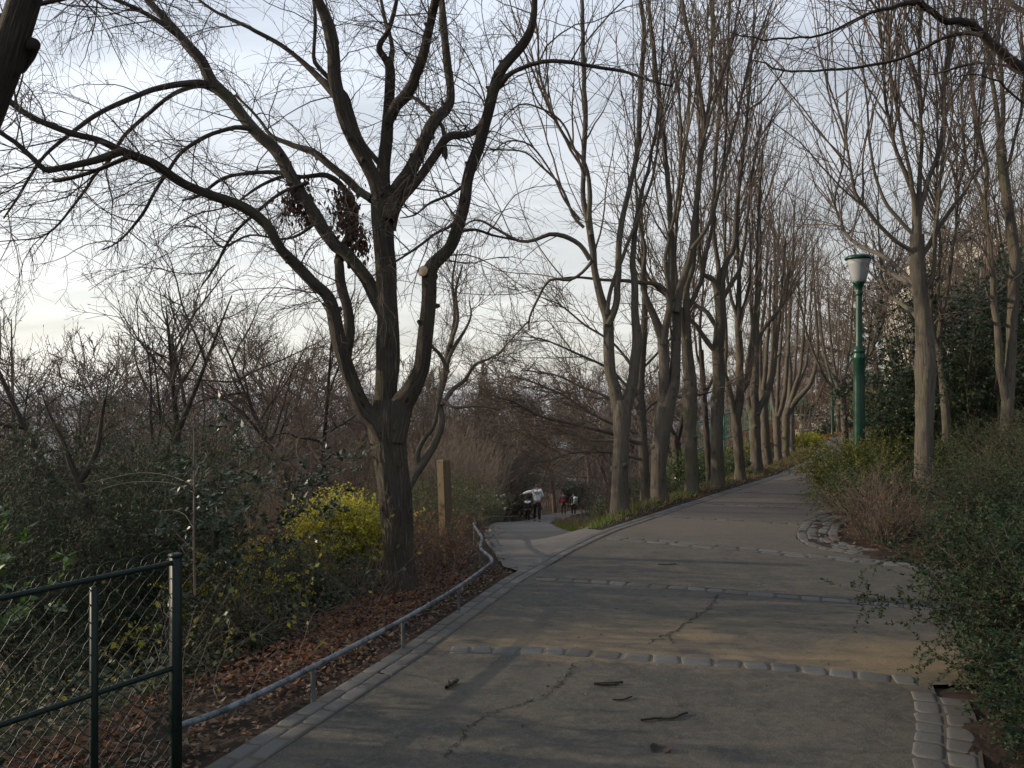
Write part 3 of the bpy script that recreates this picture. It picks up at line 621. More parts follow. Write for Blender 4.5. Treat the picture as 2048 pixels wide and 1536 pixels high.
PA = np.concatenate([P1, np.stack([resamp(np.column_stack([p, r]), 9)[:, :3] for p, r in zip(P, Rr)])]); RA = np.concatenate([R1, np.stack([np.interp(np.linspace(0, 1, 9), np.linspace(0, 1, 30), r) for r in Rr])])
P2, R2 = levels(g, tw, PA, RA, [(2100, .2, 1, 50, 16, .22, .62, 7, .17, (-.1, 0, -.35), .0034, .0016, 3, (0, 0, 0))])
levels(g, tw, P2, R2, [(5200, .15, 1, 46, 16, .07, .26, 5, .18, (0, 0, -.25), .0019, .0011, 3, (0, 0, 0))])
tw.build('crown', M['twig_dark'], big)
# hanging bunches of dead leaves
g = R(5); dl = MB()
for (px, py, s_, n) in ((590, 400, .16, 260), (615, 425, .12, 120), (690, 405, .15, 320), (690, 440, .10, 120), (720, 480, .12, 260), (600, 385, .12, 140), (705, 445, .09, 90)):
    c0 = W(px, py, YT + .3); p = c0 + g.normal(0, 1, (n, 3)) * np.array([.45, .45, .6]) * s_
    dl.leaves(p, g.normal(0, .35, (n, 3)) + np.array([0, 0, -1]), g.uniform(.04, .085, n), .4, 3, .1)
dl.build('dead_leaf_cluster', M['deadleaf'], big)

# ---- the row of pollarded trees along the left edge of the path
def shoots(g, mb, os_, n_sh, hgt, ry, dens, thin=1.0, spread=24):
    P, Rr = stackP(os_, 20); n_sh = int(n_sh * 1.7)
    b, d, rp, _ = spawn(g, P, Rr, n_sh, .3, 1, 32, 12, (0, 0, .45)); L = g.uniform(.35, 1.0, n_sh) * hgt
    P1, R1 = grow(g, b, d, L, 12, .075, (0, 0, .55), np.minimum(g.uniform(.008, .019, n_sh), rp * .8), np.full(n_sh, .004)); mb.tubes(P1, R1, 6)
    n2 = int(n_sh * 4 * dens)
    b, d, rp, _ = spawn(g, P1, R1, n2, .15, .95, 42, 12, (0, 0, .1)); L = g.uniform(.6, 1.7, n2)
    P2, R2 = grow(g, b, d, L, 8, .10, (0, 0, .12), np.minimum(g.uniform(.005, .009, n2), rp * .85), np.full(n2, .0024 * thin)); mb.tubes(P2, R2, 4)
    n2b = int(n2 * .22)
    b, d, rp, _ = spawn(g, P, Rr, n2b, .25, 1, 60, 15, (-.1, 0, .0)); L = g.uniform(.6, 1.7, n2b)
    P2b, R2b = grow(g, b, d, L, 8, .13, (-.1, 0, -.35), np.minimum(g.uniform(.005, .010, n2b), rp * .85), np.full(n2b, .0024 * thin)); mb.tubes(P2b, R2b, 4)
    P2 = np.concatenate([P2, P2b]); R2 = np.concatenate([R2, R2b])
    n3 = int(n2 * 3.4)
    b, d, rp, _ = spawn(g, P2, R2, n3, .1, 1, 48, 14); L = g.uniform(.18, .65, n3)
    P3, R3 = grow(g, b, d, L, 5, .16, (0, 0, .02), np.minimum(.0034 * thin, rp * .9), np.full(n3, .0018 * thin)); mb.tubes(P3, R3, 3)
def row_tree(base, stems, label, seed, n_sh, hgt, dens, bark='bark_row', twig='twig_grey', group='pollarded trees lining the path', name='pollard_tree', thin=1.0, tags='tree'):
    """base px,py; stems: list of px polylines, the first one being the trunk"""
    b0 = hit(*base) if len(base) == 2 else G((base[0] - 1024) / F * base[2], base[2]); Y0 = float(b0[1]); t = empty(name, b0, label, tags, group); g = R(seed)
    mb = MB(); os_ = []
    for i, s_ in enumerate(stems):
        dy = 0 if i == 0 else g.uniform(-.5, .5) * Y0 / 16
        if i == 0:
            s_ = [(s_[0][0], s_[0][1] + 12, s_[0][2])] + s_
            o = limb(s_, Y0, 0, 0, .08)
            if o[0, 2] > b0[2] - .1: o = np.concatenate([[[o[0, 0] - .01, o[0, 1], b0[2] - .15, o[0, 3]]], o]); o = resamp(o, len(o) + 6)
            z = o[:, 2] - b0[2]; o[:, 3] *= 1 + .30 * np.exp(-np.maximum(z, 0) / .16)
        else:
            if isinstance(s_, tuple): s_, dy = s_
            o = kink(limb(s_, Y0, 0, dy, .09), seed * 7 + i, .10); o[:, 3] *= np.interp(o[:, 2] - b0[2], [1.8, 3.2, 5.5], [1, .84, .62])
        hw = max(p[2] for p in s_)
        (mb.tubes(o[:, :3], o[:, 3], 44, .055, seed + i, ridge=(13, .045)) if i == 0 else mb.tubes(o[:, :3], o[:, 3], 18 if hw > 8 else 10, .06, seed + i))
        if i == 0:
            for _ in range(4):
                k = g.integers(6, max(7, len(o) - 2)); r = o[k, 3]; q = g.normal(0, 1, 3) * (1, 1, .3); q /= np.linalg.norm(q); e = o[k, :3] + q * r * .85
                mb.tubes(np.array([[o[k, :3], e, e + q * r * .35]]), np.array([[r * .75, r * .5, r * .3]]), 8, cap=True)
        os_.append(o)
    mb.build('trunk', M[bark], t)
    cr = MB(); shoots(g, cr, os_[1:] if len(os_) > 1 else os_, n_sh, hgt, Y0, dens, thin); cr.build('crown', M[twig], t)
    return t
row_tree((1239, 1030, 12.9), [[(1239, 1030, 17), (1240, 950, 16), (1243, 880, 16), (1244, 825, 18), (1242, 800, 16)],
  [(1243, 835, 14), (1228, 777, 12.5), (1220, 728, 12), (1217, 663, 13), (1212, 625, 12), (1197, 581, 9.5), (1187, 533, 9), (1183, 480, 10), (1179, 459, 10), (1167, 400, 8), (1168, 320, 8), (1171, 255, 8), (1168, 170, 7.5), (1166, 109, 7), (1164, 0, 6), (1160, -90, 3)],
  [(1246, 830, 14), (1262, 783, 11.5), (1269, 728, 11), (1275, 682, 12), (1270, 630, 9.5), (1269, 565, 9), (1267, 516, 8), (1272, 440, 7), (1285, 380, 6), (1305, 300, 5), (1318, 200, 4), (1325, 100, 3), (1330, 0, 2)],
  [(1216, 650, 9), (1233, 610, 8.5), (1236, 565, 8.5), (1238, 500, 8.5), (1244, 440, 8.5), (1254, 400, 8), (1264, 355, 8), (1277, 292, 8.5), (1281, 182, 8), (1288, 73, 7), (1281, 0, 6), (1275, -80, 3)],
  [(1213, 630, 6), (1222, 580, 5), (1240, 530, 5), (1262, 470, 5), (1290, 400, 4.5), (1310, 330, 4), (1320, 250, 3), (1335, 150, 2)],
  [(1183, 470, 8), (1178, 430, 8), (1180, 380, 7.5), (1172, 330, 6), (1140, 290, 5), (1110, 235, 4.5), (1080, 150, 4), (1075, 60, 3), (1060, 0, 2)],
  [(1180, 520, 7), (1160, 490, 6.5), (1130, 472, 7), (1100, 468, 6), (1070, 480, 5), (1040, 483, 4.5), (1000, 462, 4), (950, 440, 3), (905, 470, 2)],
  [(1168, 455, 5), (1145, 430, 4.5), (1120, 370, 4), (1080, 330, 3.6), (1050, 305, 3), (1010, 300, 2.6), (960, 300, 2)],
  [(1160, 440, 4), (1130, 400, 3.6), (1105, 350, 3), (1060, 290, 3), (1015, 282, 2.5), (985, 305, 1.6)],
  [(1170, 360, 4), (1150, 300, 4), (1120, 240, 3.5), (1075, 215, 3), (1040, 210, 2.5), (1000, 240, 1.6)],
  [(1172, 350, 4), (1120, 260, 4), (1090, 200, 3.5), (1060, 130, 3), (1040, 90, 2.5), (1000, 40, 2)],
  [(1186, 520, 5), (1165, 545, 4), (1140, 560, 4), (1100, 560, 3.5), (1075, 600, 3), (1058, 635, 2.6), (1058, 660, 2)]],
  'grey-barked pollard forking low into two thick stems, nearest the grass wedge', 101, 30, 3.2, .75)
row_tree((1318, 1003), [[(1318, 1003, 15), (1318, 934, 15), (1321, 882, 16), (1327, 843, 19), (1332, 815, 18)],
  [(1327, 835, 16), (1340, 795, 14), (1348, 765, 12.5), (1351, 712, 10.5), (1353, 656, 10.5), (1349, 607, 12), (1342, 560, 10), (1343, 500, 9), (1341, 437, 8.5), (1332, 328, 8), (1321, 219, 8), (1310, 128, 7), (1300, 40, 6), (1290, -60, 3)],
  [(1352, 625, 10), (1360, 580, 9.5), (1370, 545, 9.5), (1383, 505, 9), (1390, 437, 9), (1400, 328, 8.5), (1407, 237, 8), (1394, 146, 7.5), (1375, 55, 6.5), (1365, 0, 6), (1350, -80, 3)],
  [(1326, 830, 12), (1327, 793, 11.5), (1329, 728, 11.5), (1324, 675, 12.5), (1311, 640, 9.5), (1292, 598, 8), (1283, 560, 6), (1290, 500, 5), (1275, 420, 4), (1270, 300, 3), (1265, 150, 2)],
  [(1326, 690, 9), (1337, 624, 8), (1338, 580, 7), (1330, 520, 6), (1345, 450, 5), (1360, 350, 4.5), (1362, 250, 4), (1350, 100, 3)],
  [(1345, 600, 6), (1320, 570, 6.5), (1290, 565, 6), (1255, 562, 5), (1200, 560, 4), (1150, 555, 3), (1100, 560, 2)],
  [(1383, 500, 6), (1420, 440, 5.5), (1450, 330, 5), (1475, 230, 4.5), (1500, 120, 4), (1530, 40, 3), (1560, -30, 2)],
  [(1400, 300, 5), (1430, 200, 4.5), (1460, 100, 4), (1475, 30, 3), (1490, -40, 2)]],
  'pollard with swollen elbow-like bend where its stem swings right', 102, 34, 3.6, .75)
row_tree((1384, 985), [[(1384, 985, 13), (1382, 908, 12.5), (1380, 843, 13.5), (1379, 812, 14.5), (1381, 765, 13), (1376, 726, 12), (1373, 679, 10)],
  [(1376, 715, 10.5), (1373, 650, 9.5), (1373, 614, 9), (1376, 565, 8.5), (1386, 533, 8), (1392, 450, 7), (1400, 330, 6), (1420, 200, 5), (1425, 60, 4), (1430, -60, 2)],
  [(1373, 690, 8), (1362, 640, 7), (1352, 570, 6), (1350, 480, 6), (1362, 380, 5), (1375, 250, 4), (1380, 100, 3)],
  [(1374, 620, 6), (1400, 570, 6), (1412, 510, 6), (1430, 420, 5), (1450, 300, 4), (1455, 150, 3), (1460, 0, 2)]],
  'straight pollard with knobbly burls halfway up its trunk', 103, 30, 3.8, .75)
row_tree((1436, 975), [[(1436, 975, 13), (1434, 882, 12.5), (1435, 817, 12.5), (1438, 752, 12), (1436, 700, 11.5), (1441, 630, 10.5), (1439, 581, 11)],
  [(1439, 600, 9), (1425, 560, 8), (1405, 545, 6.5), (1398, 500, 6), (1395, 420, 5.5), (1400, 300, 5), (1395, 180, 4), (1390, 40, 2)],
  [(1440, 600, 9), (1445, 555, 8.5), (1455, 520, 8), (1468, 490, 7), (1475, 400, 6), (1490, 280, 5), (1500, 150, 4), (1510, 30, 2.5)],
  [(1439, 590, 8), (1436, 530, 7), (1428, 450, 6.5), (1430, 330, 6), (1440, 200, 5), (1450, 80, 3)],
  [(1434, 705, 7), (1420, 690, 6.5), (1406, 669, 6), (1386, 646, 5.5), (1365, 620, 5), (1340, 600, 4), (1300, 560, 3), (1270, 500, 2)],
  [(1436, 660, 6), (1415, 625, 6), (1395, 612, 5), (1365, 590, 4), (1330, 570, 2.5)],
  [(1440, 610, 7), (1460, 570, 6.5), (1480, 535, 6), (1490, 480, 5), (1500, 380, 4), (1520, 250, 3)]],
  'smooth tall pollard with a vase of stems, lit tan on one side', 104, 38, 4.0, .8)
row_tree((1481, 960), [[(1481, 960, 10), (1477, 895, 9.5), (1472, 840, 10), (1471, 825, 10)],
  [(1471, 838, 7), (1461, 795, 6), (1455, 765, 5.5), (1449, 740, 5), (1452, 690, 5), (1448, 600, 5), (1450, 480, 4), (1452, 330, 3)],
  [(1473, 835, 9), (1479, 799, 9), (1480, 752, 8.5), (1478, 690, 8.5), (1476, 620, 8), (1478, 540, 6), (1474, 440, 5), (1480, 320, 4)],
  [(1479, 790, 7), (1492, 765, 7), (1500, 735, 6.5), (1506, 690, 6), (1512, 600, 5), (1515, 480, 4), (1522, 350, 3)],
  [(1476, 640, 5), (1462, 590, 4.5), (1455, 540, 4), (1462, 450, 3)], [(1479, 640, 5), (1494, 590, 5), (1500, 540, 4), (1498, 440, 3)]],
  'slim pollard leaning left with a low curved side stem', 105, 34, 4.2, .8)
row_tree((1514, 945), [[(1514, 945, 11), (1511, 882, 10.5), (1509, 838, 11), (1508, 815, 11)],
  [(1506, 835, 8), (1498, 805, 7), (1500, 770, 6), (1495, 735, 5), (1505, 660, 5), (1500, 560, 4), (1505, 420, 3)],
  [(1509, 830, 9), (1509, 765, 9), (1512, 700, 8), (1515, 620, 7), (1520, 520, 6), (1518, 400, 4), (1525, 300, 3)],
  [(1512, 835, 6), (1522, 810, 6), (1535, 785, 5.5), (1548, 740, 5), (1552, 690, 4.5), (1562, 600, 4), (1570, 480, 3)],
  [(1510, 700, 5), (1530, 655, 5), (1550, 630, 5), (1570, 600, 4), (1580, 540, 3)]],
  'pollard forking at chest height into upright stems beside the slim leaning one', 106, 32, 4.0, .75)
row_tree((1536, 932), [[(1536, 932, 9), (1531, 880, 9), (1528, 830, 8.5), (1526, 780, 7)],
  [(1528, 820, 7), (1522, 760, 6), (1520, 690, 5), (1530, 600, 4), (1535, 480, 3)], [(1528, 820, 6), (1538, 770, 6), (1545, 700, 5), (1548, 600, 4), (1550, 470, 3)], [(1526, 790, 5), (1532, 720, 5), (1538, 640, 4), (1542, 520, 3)]],
  'thin leaning pollard half hidden in the middle of the row', 107, 26, 4.2, .6)
row_tree((1557, 922), [[(1557, 922, 7), (1554, 870, 7), (1553, 843, 7.5), (1553, 832, 7.5)],
  [(1553, 840, 5), (1547, 810, 5), (1542, 780, 4.5), (1545, 720, 4), (1552, 640, 4), (1556, 520, 3), (1560, 400, 2)], [(1554, 840, 5), (1562, 815, 5), (1570, 780, 5), (1574, 720, 4.5), (1580, 640, 4), (1585, 520, 3), (1590, 400, 2)],
  [(1554, 836, 4), (1556, 780, 4), (1560, 700, 4), (1568, 600, 3), (1572, 480, 2)]],
  'small pollard with a clear V fork low on its trunk', 108, 26, 4.4, .6)
row_tree((1571, 916), [[(1571, 916, 7), (1572, 870, 7), (1572, 835, 7.5), (1576, 815, 8)],
  [(1575, 830, 6), (1580, 790, 6), (1580, 740, 5.5), (1576, 690, 5), (1580, 600, 4), (1590, 480, 3)], [(1577, 825, 6), (1592, 800, 6), (1608, 785, 5.5), (1624, 760, 5), (1633, 720, 4.5), (1636, 680, 4), (1630, 600, 3), (1625, 500, 2)],
  [(1576, 822, 5), (1588, 780, 4.5), (1600, 740, 4), (1606, 680, 4), (1610, 600, 3), (1612, 480, 2)], [(1576, 822, 4), (1595, 770, 4), (1612, 730, 3.5), (1620, 660, 3), (1622, 560, 2)]],
  'pollard sending one dark limb far out over the path', 109, 26, 4.6, .6)
row_tree((1584, 906), [[(1584, 906, 5.5), (1583, 860, 5.5), (1582, 815, 5.5), (1583, 780, 5)],
  [(1583, 790, 4.5), (1590, 730, 4), (1595, 650, 3.5), (1600, 520, 3)], [(1583, 790, 4), (1578, 730, 4), (1572, 650, 3.5), (1575, 520, 2)]],
  'farthest slim pollard at the end of the row, by the stone pedestal', 110, 24, 4.6, .6)
# ---- trees on the right of the path
R1 = row_tree((1848, 915, 11.6), [[(1848, 905, 17), (1849, 830, 17), (1851, 728, 19), (1848, 660, 16), (1842, 598, 14), (1835, 529, 13.5), (1834, 470, 12.5)],
  [(1834, 480, 12), (1834, 437, 11), (1828, 390, 7), (1812, 350, 6), (1790, 290, 5), (1770, 200, 4.5), (1765, 100, 4), (1757, 0, 3)], [(1834, 450, 9), (1848, 380, 7), (1868, 330, 6), (1885, 260, 5), (1890, 150, 5), (1905, 50, 4), (1910, -50, 2.5)],
  [(1834, 440, 8), (1840, 340, 6), (1842, 250, 5.5), (1838, 130, 4.5), (1842, 0, 3.5)], [(1833, 445, 7), (1822, 360, 5.5), (1800, 250, 4.5), (1780, 130, 4), (1775, 0, 3)],
  [(1836, 530, 7), (1828, 507, 6), (1790, 480, 5), (1755, 448, 5), (1730, 412, 4.5), (1711, 386, 4.5), (1700, 330, 3.5), (1680, 230, 3), (1640, 120, 2)],
  ([(1838, 575, 6), (1800, 540, 5.5), (1770, 516, 5.5), (1740, 500, 5), (1712, 486, 4.5), (1690, 465, 4.5), (1683, 440, 3.8), (1669, 405, 3.2), (1685, 330, 2.6), (1692, 250, 2.4), (1694, 160, 2)], 4.5),
  [(1838, 520, 7), (1857, 492, 6.5), (1876, 455, 6), (1894, 430, 5.5), (1915, 400, 5), (1930, 383, 4.5), (1950, 330, 4), (1960, 220, 3), (1970, 100, 2)],
  [(1845, 585, 7), (1862, 560, 5), (1870, 520, 4.5), (1868, 470, 4), (1880, 380, 4), (1885, 250, 3)],
  ([(1838, 590, 6), (1815, 565, 6), (1790, 550, 5), (1768, 535, 4), (1760, 500, 3), (1755, 430, 2)], 4), ([(1840, 640, 5), (1805, 610, 4.5), (1780, 590, 4), (1765, 560, 3), (1758, 500, 2)], 4.5),
  [(1836, 480, 5), (1800, 440, 5), (1770, 400, 4.5), (1745, 330, 4), (1735, 220, 3), (1720, 80, 2)]],
  'broad pollard on the right behind the lamp post with many wand-like shoots', 120, 90, 3.6, .55, group='pollards on the right bank')
row_tree((2012, 900, 13.0), [[(2013, 890, 12), (2013, 850, 11), (2015, 809, 11), (2021, 735, 9.5), (2024, 646, 9.5), (2028, 565, 10), (2030, 520, 10), (2022, 456, 9.5), (2007, 346, 9), (2000, 280, 8)],
  [(2003, 300, 8), (1999, 255, 8), (1990, 200, 7), (1975, 100, 5), (1970, 0, 4)], [(2002, 290, 7), (2008, 220, 7), (2000, 120, 6), (1995, 0, 4)], [(2028, 570, 7), (2040, 540, 6), (2060, 500, 5), (2080, 400, 4), (2090, 250, 3)],
  [(2014, 810, 8), (2005, 760, 7.5), (1999, 711, 7), (1993, 650, 6.5), (1990, 614, 6.5), (1985, 560, 6), (1978, 480, 6), (1972, 420, 6), (1967, 310, 5), (1950, 220, 4.5), (1940, 100, 3), (1930, 0, 2)], [(2010, 350, 5), (2030, 280, 4.5), (2045, 200, 4), (2050, 100, 3)],
  [(1972, 430, 5), (1955, 370, 4), (1935, 330, 3.5), (1925, 250, 3), (1920, 120, 2)]],
  'rightmost twin-stemmed dark pollard rising out of the evergreen shrubs', 121, 40, 2.8, .75, group='pollards on the right bank')
row_tree((1890, 880, 14.6), [[(1893, 860, 8), (1891, 819, 8), (1884, 750, 6.5), (1878, 695, 6), (1881, 650, 5), (1885, 614, 5)],
  [(1884, 630, 4.5), (1876, 590, 4), (1880, 500, 4), (1872, 400, 3.5), (1875, 280, 3), (1870, 120, 2)], [(1884, 630, 4.5), (1895, 580, 4), (1905, 500, 4), (1915, 400, 3), (1910, 250, 2)], [(1878, 700, 4), (1866, 660, 4), (1862, 600, 3.5), (1868, 520, 3)]],
  'slender twisting tree just behind the broad right-hand pollard', 122, 36, 3.2, .7, group='pollards on the right bank')
# a small one further along, behind the second lamp
row_tree((1676, 868), [[(1677, 868, 4.5), (1677, 820, 4.5), (1676, 775, 5), (1676, 765, 5)],
  [(1676, 770, 3.5), (1662, 745, 3), (1650, 720, 2.5), (1640, 660, 2), (1635, 580, 1.5)], [(1676, 770, 3.5), (1690, 745, 3), (1705, 715, 2.5), (1712, 670, 2), (1720, 600, 1.5)], [(1676, 770, 3.5), (1676, 720, 3), (1678, 660, 2.5), (1680, 580, 1.8)], [(1676, 768, 3), (1685, 720, 2.5), (1694, 660, 2), (1700, 590, 1.5)], [(1676, 768, 3), (1667, 715, 2.5), (1660, 650, 2), (1658, 580, 1.5)]],
  'small pollard behind the second, distant lamp post', 123, 30, 4.5, .6, group='pollards on the right bank', thin=1.6)
# upright trees standing on the bank behind, copies of one slim pollard, each turned and sized differently
def slim(name, label, seed, X_, Y_, h, n_sh, hgt, dens, bark, twig, r0=.11, thin=1.5, group=None, lean=0):
    b0 = G(X_, Y_); t = empty(name, b0, label, 'tree', group); g = R(seed); mb = MB()
    tr = spline([(X_, Y_, b0[2] - .1, r0 * 1.2), (X_ + .05, Y_, b0[2] + h * .3, r0), (X_ + lean * .5, Y_, b0[2] + h * .7, r0 * .8), (X_ + lean, Y_, b0[2] + h, r0 * .6)], .2)
    mb.tubes(tr[:, :3], tr[:, 3], 10, .05, seed); os_ = [tr]
    for i in range(7):
        a = i * 2.4; k = int(len(tr) * g.uniform(.5, .98)); p = tr[k]; e = g.uniform(.5, 1.3)
        o = spline([(*p[:3], r0 * .5), (p[0] + math.cos(a) * e * .5, p[1] + math.sin(a) * e * .5, p[2] + .6, r0 * .4), (p[0] + math.cos(a) * e, p[1] + math.sin(a) * e, p[2] + 1.9, r0 * .3), (p[0] + math.cos(a) * e * 1.3, p[1] + math.sin(a) * e * 1.3, p[2] + 3.6, r0 * .12)], .2)
        mb.tubes(o[:, :3], o[:, 3], 7, .04, seed + i); os_.append(o)
    mb.build('trunk', M[bark], t); cr = MB(); shoots(g, cr, os_, n_sh, hgt, 0, dens, thin); cr.build('crown', M[twig], t); return t
sA = slim('pollard_tree', 'slim upright tree on the right bank, just left of the lamp glass', 131, 10.2, 24.0, 2.6, 30, 4.4, .7, 'bark_row', 'twig_grey')
for (x_, y_, rz, s_, lb) in ((13.4, 22.5, 1.0, .95, 'slim upright tree on the bank between lamp post and broad pollard'), (12.0, 17.5, 2.1, .9, 'slim upright tree close behind the broad right-hand pollard'), (16.2, 25.0, 3.3, 1.1, 'tall upright tree above the laurel hedge'),
   (16.6, 21.0, 4.2, 1.0, 'upright tree in front of the pale apartment building'), (19.5, 29.0, .6, 1.15, 'upright tree at the left corner of the pale building'), (17.5, 34, 5.0, 1.1, 'upright tree far up the bank above the distant lamp'), (21.5, 42, 2.6, 1.15, 'upright tree at the bend where the path disappears'), (20.5, 26.0, 1.7, 1.1, 'upright tree against the right half of the pale building'),
   (25, 48, 4.6, 1.2, 'tall tree on the orange leafy slope'), (14.0, 44, 1.2, 1.05, 'upright tree left of the distant lamp, beyond the row'), (16.5, 52, 3.0, 1.2, 'upright tree at the foot of the orange leafy slope'), (20.3, 38, 2.2, 1.0, 'upright tree far up the bank right of the lamp glass'), (22.8, 40, 4.0, 1.1, 'upright tree far up the bank behind the broad pollard'), (18.6, 33, 1.4, .95, 'upright tree up the bank left of the broad pollard, half hidden by laurel'), (22.6, 35, 5.4, 1.05, 'upright tree up the bank touching the broad pollard crown'), (24.6, 37.5, .2, 1.1, 'upright tree just left of the pale building, far back')):
    dup(sA, G(x_, y_), rz, s_, lb, 'upright trees on the right bank')
sA['group'] = 'upright trees on the right bank'

# ---- rounded bare trees of the slope on the left and behind the row
def bare(name, label, seed, base, h, spread, bark, twig, r0=.09, n=(9, 60, 420, 2600), tl=(1, 1, 1), thin=1.0, up=.35, stems=1, group=None, tr0=.25, buds=False, ang=48, flat=0.0, cat='tree', leaf=None, nleaf=0):
    t = empty(name, base, label, cat, group); g = R(seed); mb = MB(); B = np.array(base, float); os_ = []
    for i in range(stems):
        a = g.uniform(0, 6.3); l_ = (.12 if stems == 1 else .35) * h
        o = spline([(B[0], B[1], B[2] - .15, r0 * 1.15), (B[0] + math.cos(a) * l_ * .2, B[1] + math.sin(a) * l_ * .2, B[2] + h * .25, r0 * .85), (B[0] + math.cos(a) * l_ * .6, B[1] + math.sin(a) * l_ * .6, B[2] + h * .55, r0 * .5), (B[0] + math.cos(a) * l_, B[1] + math.sin(a) * l_, B[2] + h * .9, r0 * .12)], .15)
        mb.tubes(o[:, :3], o[:, 3], 9, .06, seed + i); os_.append(o)
    P, Rr = stackP(os_, 20)
    def lv(P, Rr, n_, t0, t1, an, l0, l1, K, wig, trop, r, r1, sides, m_):
        b, d, rp, LL = spawn(g, P, Rr, n_, t0, t1, an, 13); tpos = (b[:, 2] - B[2]) / h
        L = g.uniform(l0, l1, n_) * np.clip(1.25 - .7 * tpos, .35, 1.2); P2, R2 = grow(g, b, d, L, K, wig, trop, np.minimum(r * g.uniform(.7, 1.2, n_), rp * .85), np.full(n_, r1)); m_.tubes(P2, R2, sides); return P2, R2
    P1, R1_ = lv(P, Rr, n[0], tr0, .95, ang, spread * .7, spread * 1.1, 12, .10, (0, 0, up - flat), r0 * .45, r0 * .08, 6, mb)
    mb.build('trunk', M[bark], t); cr = MB()
    P1 = np.concatenate([P1, np.stack([resamp(np.column_stack([p, r]), 12)[:, :3] for p, r in zip(P, Rr)])]); R1_ = np.concatenate([R1_, np.full((len(P), 12), r0 * .15)])
    P2, R2 = lv(P1, R1_, n[1], .2, 1, 42, spread * .35 * tl[0], spread * .7 * tl[0], 9, .12, (0, 0, up), r0 * .16, .004 * thin, 5, cr)
    P3, R3 = lv(P2, R2, n[2], .15, 1, 40, spread * .16 * tl[1], spread * .38 * tl[1], 7, .15, (0, 0, up * .7), .006 * thin, .003 * thin, 4, cr)
    P4, R4 = lv(P3, R3, n[3], .15, 1, 42, spread * .07 * tl[2], spread * .18 * tl[2], 5, .16, (0, 0, up * .6), .0034 * thin, .0019 * thin, 3, cr)
    if buds:
        k = g.choice(len(P4), min(500, len(P4)), replace=False); e = P4[k, -1]; d = nrm(P4[k, -1] - P4[k, -2])
        cr.tubes(np.stack([e - d * .005, e + d * .02, e + d * .05], 1), np.tile([.003, .008, .001], (len(k), 1)), 5)
    cr.build('crown', M[twig], t)
    if leaf:
        i = g.integers(0, len(P3), nleaf); k = g.integers(1, 7, nleaf); mb = MB(); mb.leaves(P3[i, k], g.normal(0, 1, (nleaf, 3)) + (0, 0, -.5), g.uniform(.04, .09, nleaf), .55, seed); mb.build('leaves', M[leaf], t)
    return t
def at(px, Y, dz=0.0):
    X_ = (px - 1024) / F * Y; return G(X_, Y, dz)
def hgt(base, py): return EYE - (py - 780) / F * base[1] - base[2]
b = at(215, 15.0); bare('bare_tree', 'upright bare tree with budded tips rising from dark evergreen at far left', 201, b, hgt(b, 520), 2.9, 'bark_dark', 'twig_dark', .10, (12, 80, 480, 1700), up=.55, buds=True, stems=2, ang=38, thin=1.15, tl=(1, 1, 1))
b = at(35, 14.0); bare('bare_tree', 'bare tree cut by the left picture edge above the evergreen', 202, b, hgt(b, 545), 2.3, 'bark_dark', 'twig_dark', .08, (9, 55, 330, 1100), up=.5, buds=True, stems=2, ang=40, thin=1.1)
b = at(382, 17.0); bare('bare_tree', 'open V-shaped bare tree standing alone against the pale horizon', 203, b, hgt(b, 575), 3.2, 'bark_dark', 'twig_dark', .11, (9, 60, 380, 1500), up=.45, stems=2, ang=45, thin=1.2, buds=True)
b = at(632, 19.0); bare('bare_tree', 'wide purplish bare tree with orange leaves under it, behind the big lime', 204, b, hgt(b, 575), 3.6, 'bark_dark', 'twig_red', .085, (18, 130, 950, 4600), up=.22, stems=2, ang=58, tr0=.18, thin=1.2, flat=.15, leaf='rust', nleaf=500)
b = at(480, 24.0); bare('bare_tree', 'low rounded bare tree between the V-shaped tree and the purplish one', 205, b, hgt(b, 690), 4.2, 'bark_dark', 'twig_brown', .08, (16, 110, 800, 3600), up=.25, stems=2, ang=55, tr0=.15, thin=1.6)
b = at(300, 26.0); bare('bare_tree', 'low brown bare tree below the horizon at the left', 206, b, hgt(b, 715), 4.4, 'bark_dark', 'twig_brown', .08, (16, 110, 800, 3400), up=.25, stems=2, ang=55, tr0=.15, thin=1.7)
b = at(880, 14.5); s = 'sinuous pale-barked small tree winding up beside the big lime trunk'
t = empty('bare_tree', b, s, 'tree'); mb = MB(); os_ = [limb([(805, 1000, 9), (824, 960, 9), (848, 923, 8.5), (871, 884, 7.5), (884, 842, 7), (878, 800, 6.5), (890, 747, 6.5), (897, 702, 5.5), (907, 663, 5), (910, 620, 4), (905, 560, 2.5), (915, 500, 1.3)], 14.5, 0, .4)]
os_ += [limb(p, 14.5, .1, d_) for p, d_ in (([(838, 935, 6), (836, 905, 5.5), (850, 875, 5), (868, 850, 4), (880, 790, 3)], -.3), ([(896, 745, 5), (882, 712, 4), (862, 690, 3), (850, 660, 2)], -.4), ([(884, 810, 5), (905, 780, 4.5), (930, 760, 4), (950, 730, 3), (985, 715, 2), (1010, 700, 1.2)], .4), ([(900, 690, 4), (915, 640, 3.5), (912, 580, 2.5), (925, 530, 1.5)], .5), ([(890, 740, 4), (905, 700, 4), (930, 660, 3), (942, 630, 2), (938, 600, 1.2)], .6), ([(884, 800, 3.5), (910, 815, 3), (950, 812, 2.2), (1000, 818, 1.4)], -.2))]
for o in os_: put(mb, o, 9, .05, 3)
mb.build('trunk', M['bark_row'], t); cr = MB(); g = R(9); P, Rr = stackP(os_, 16)
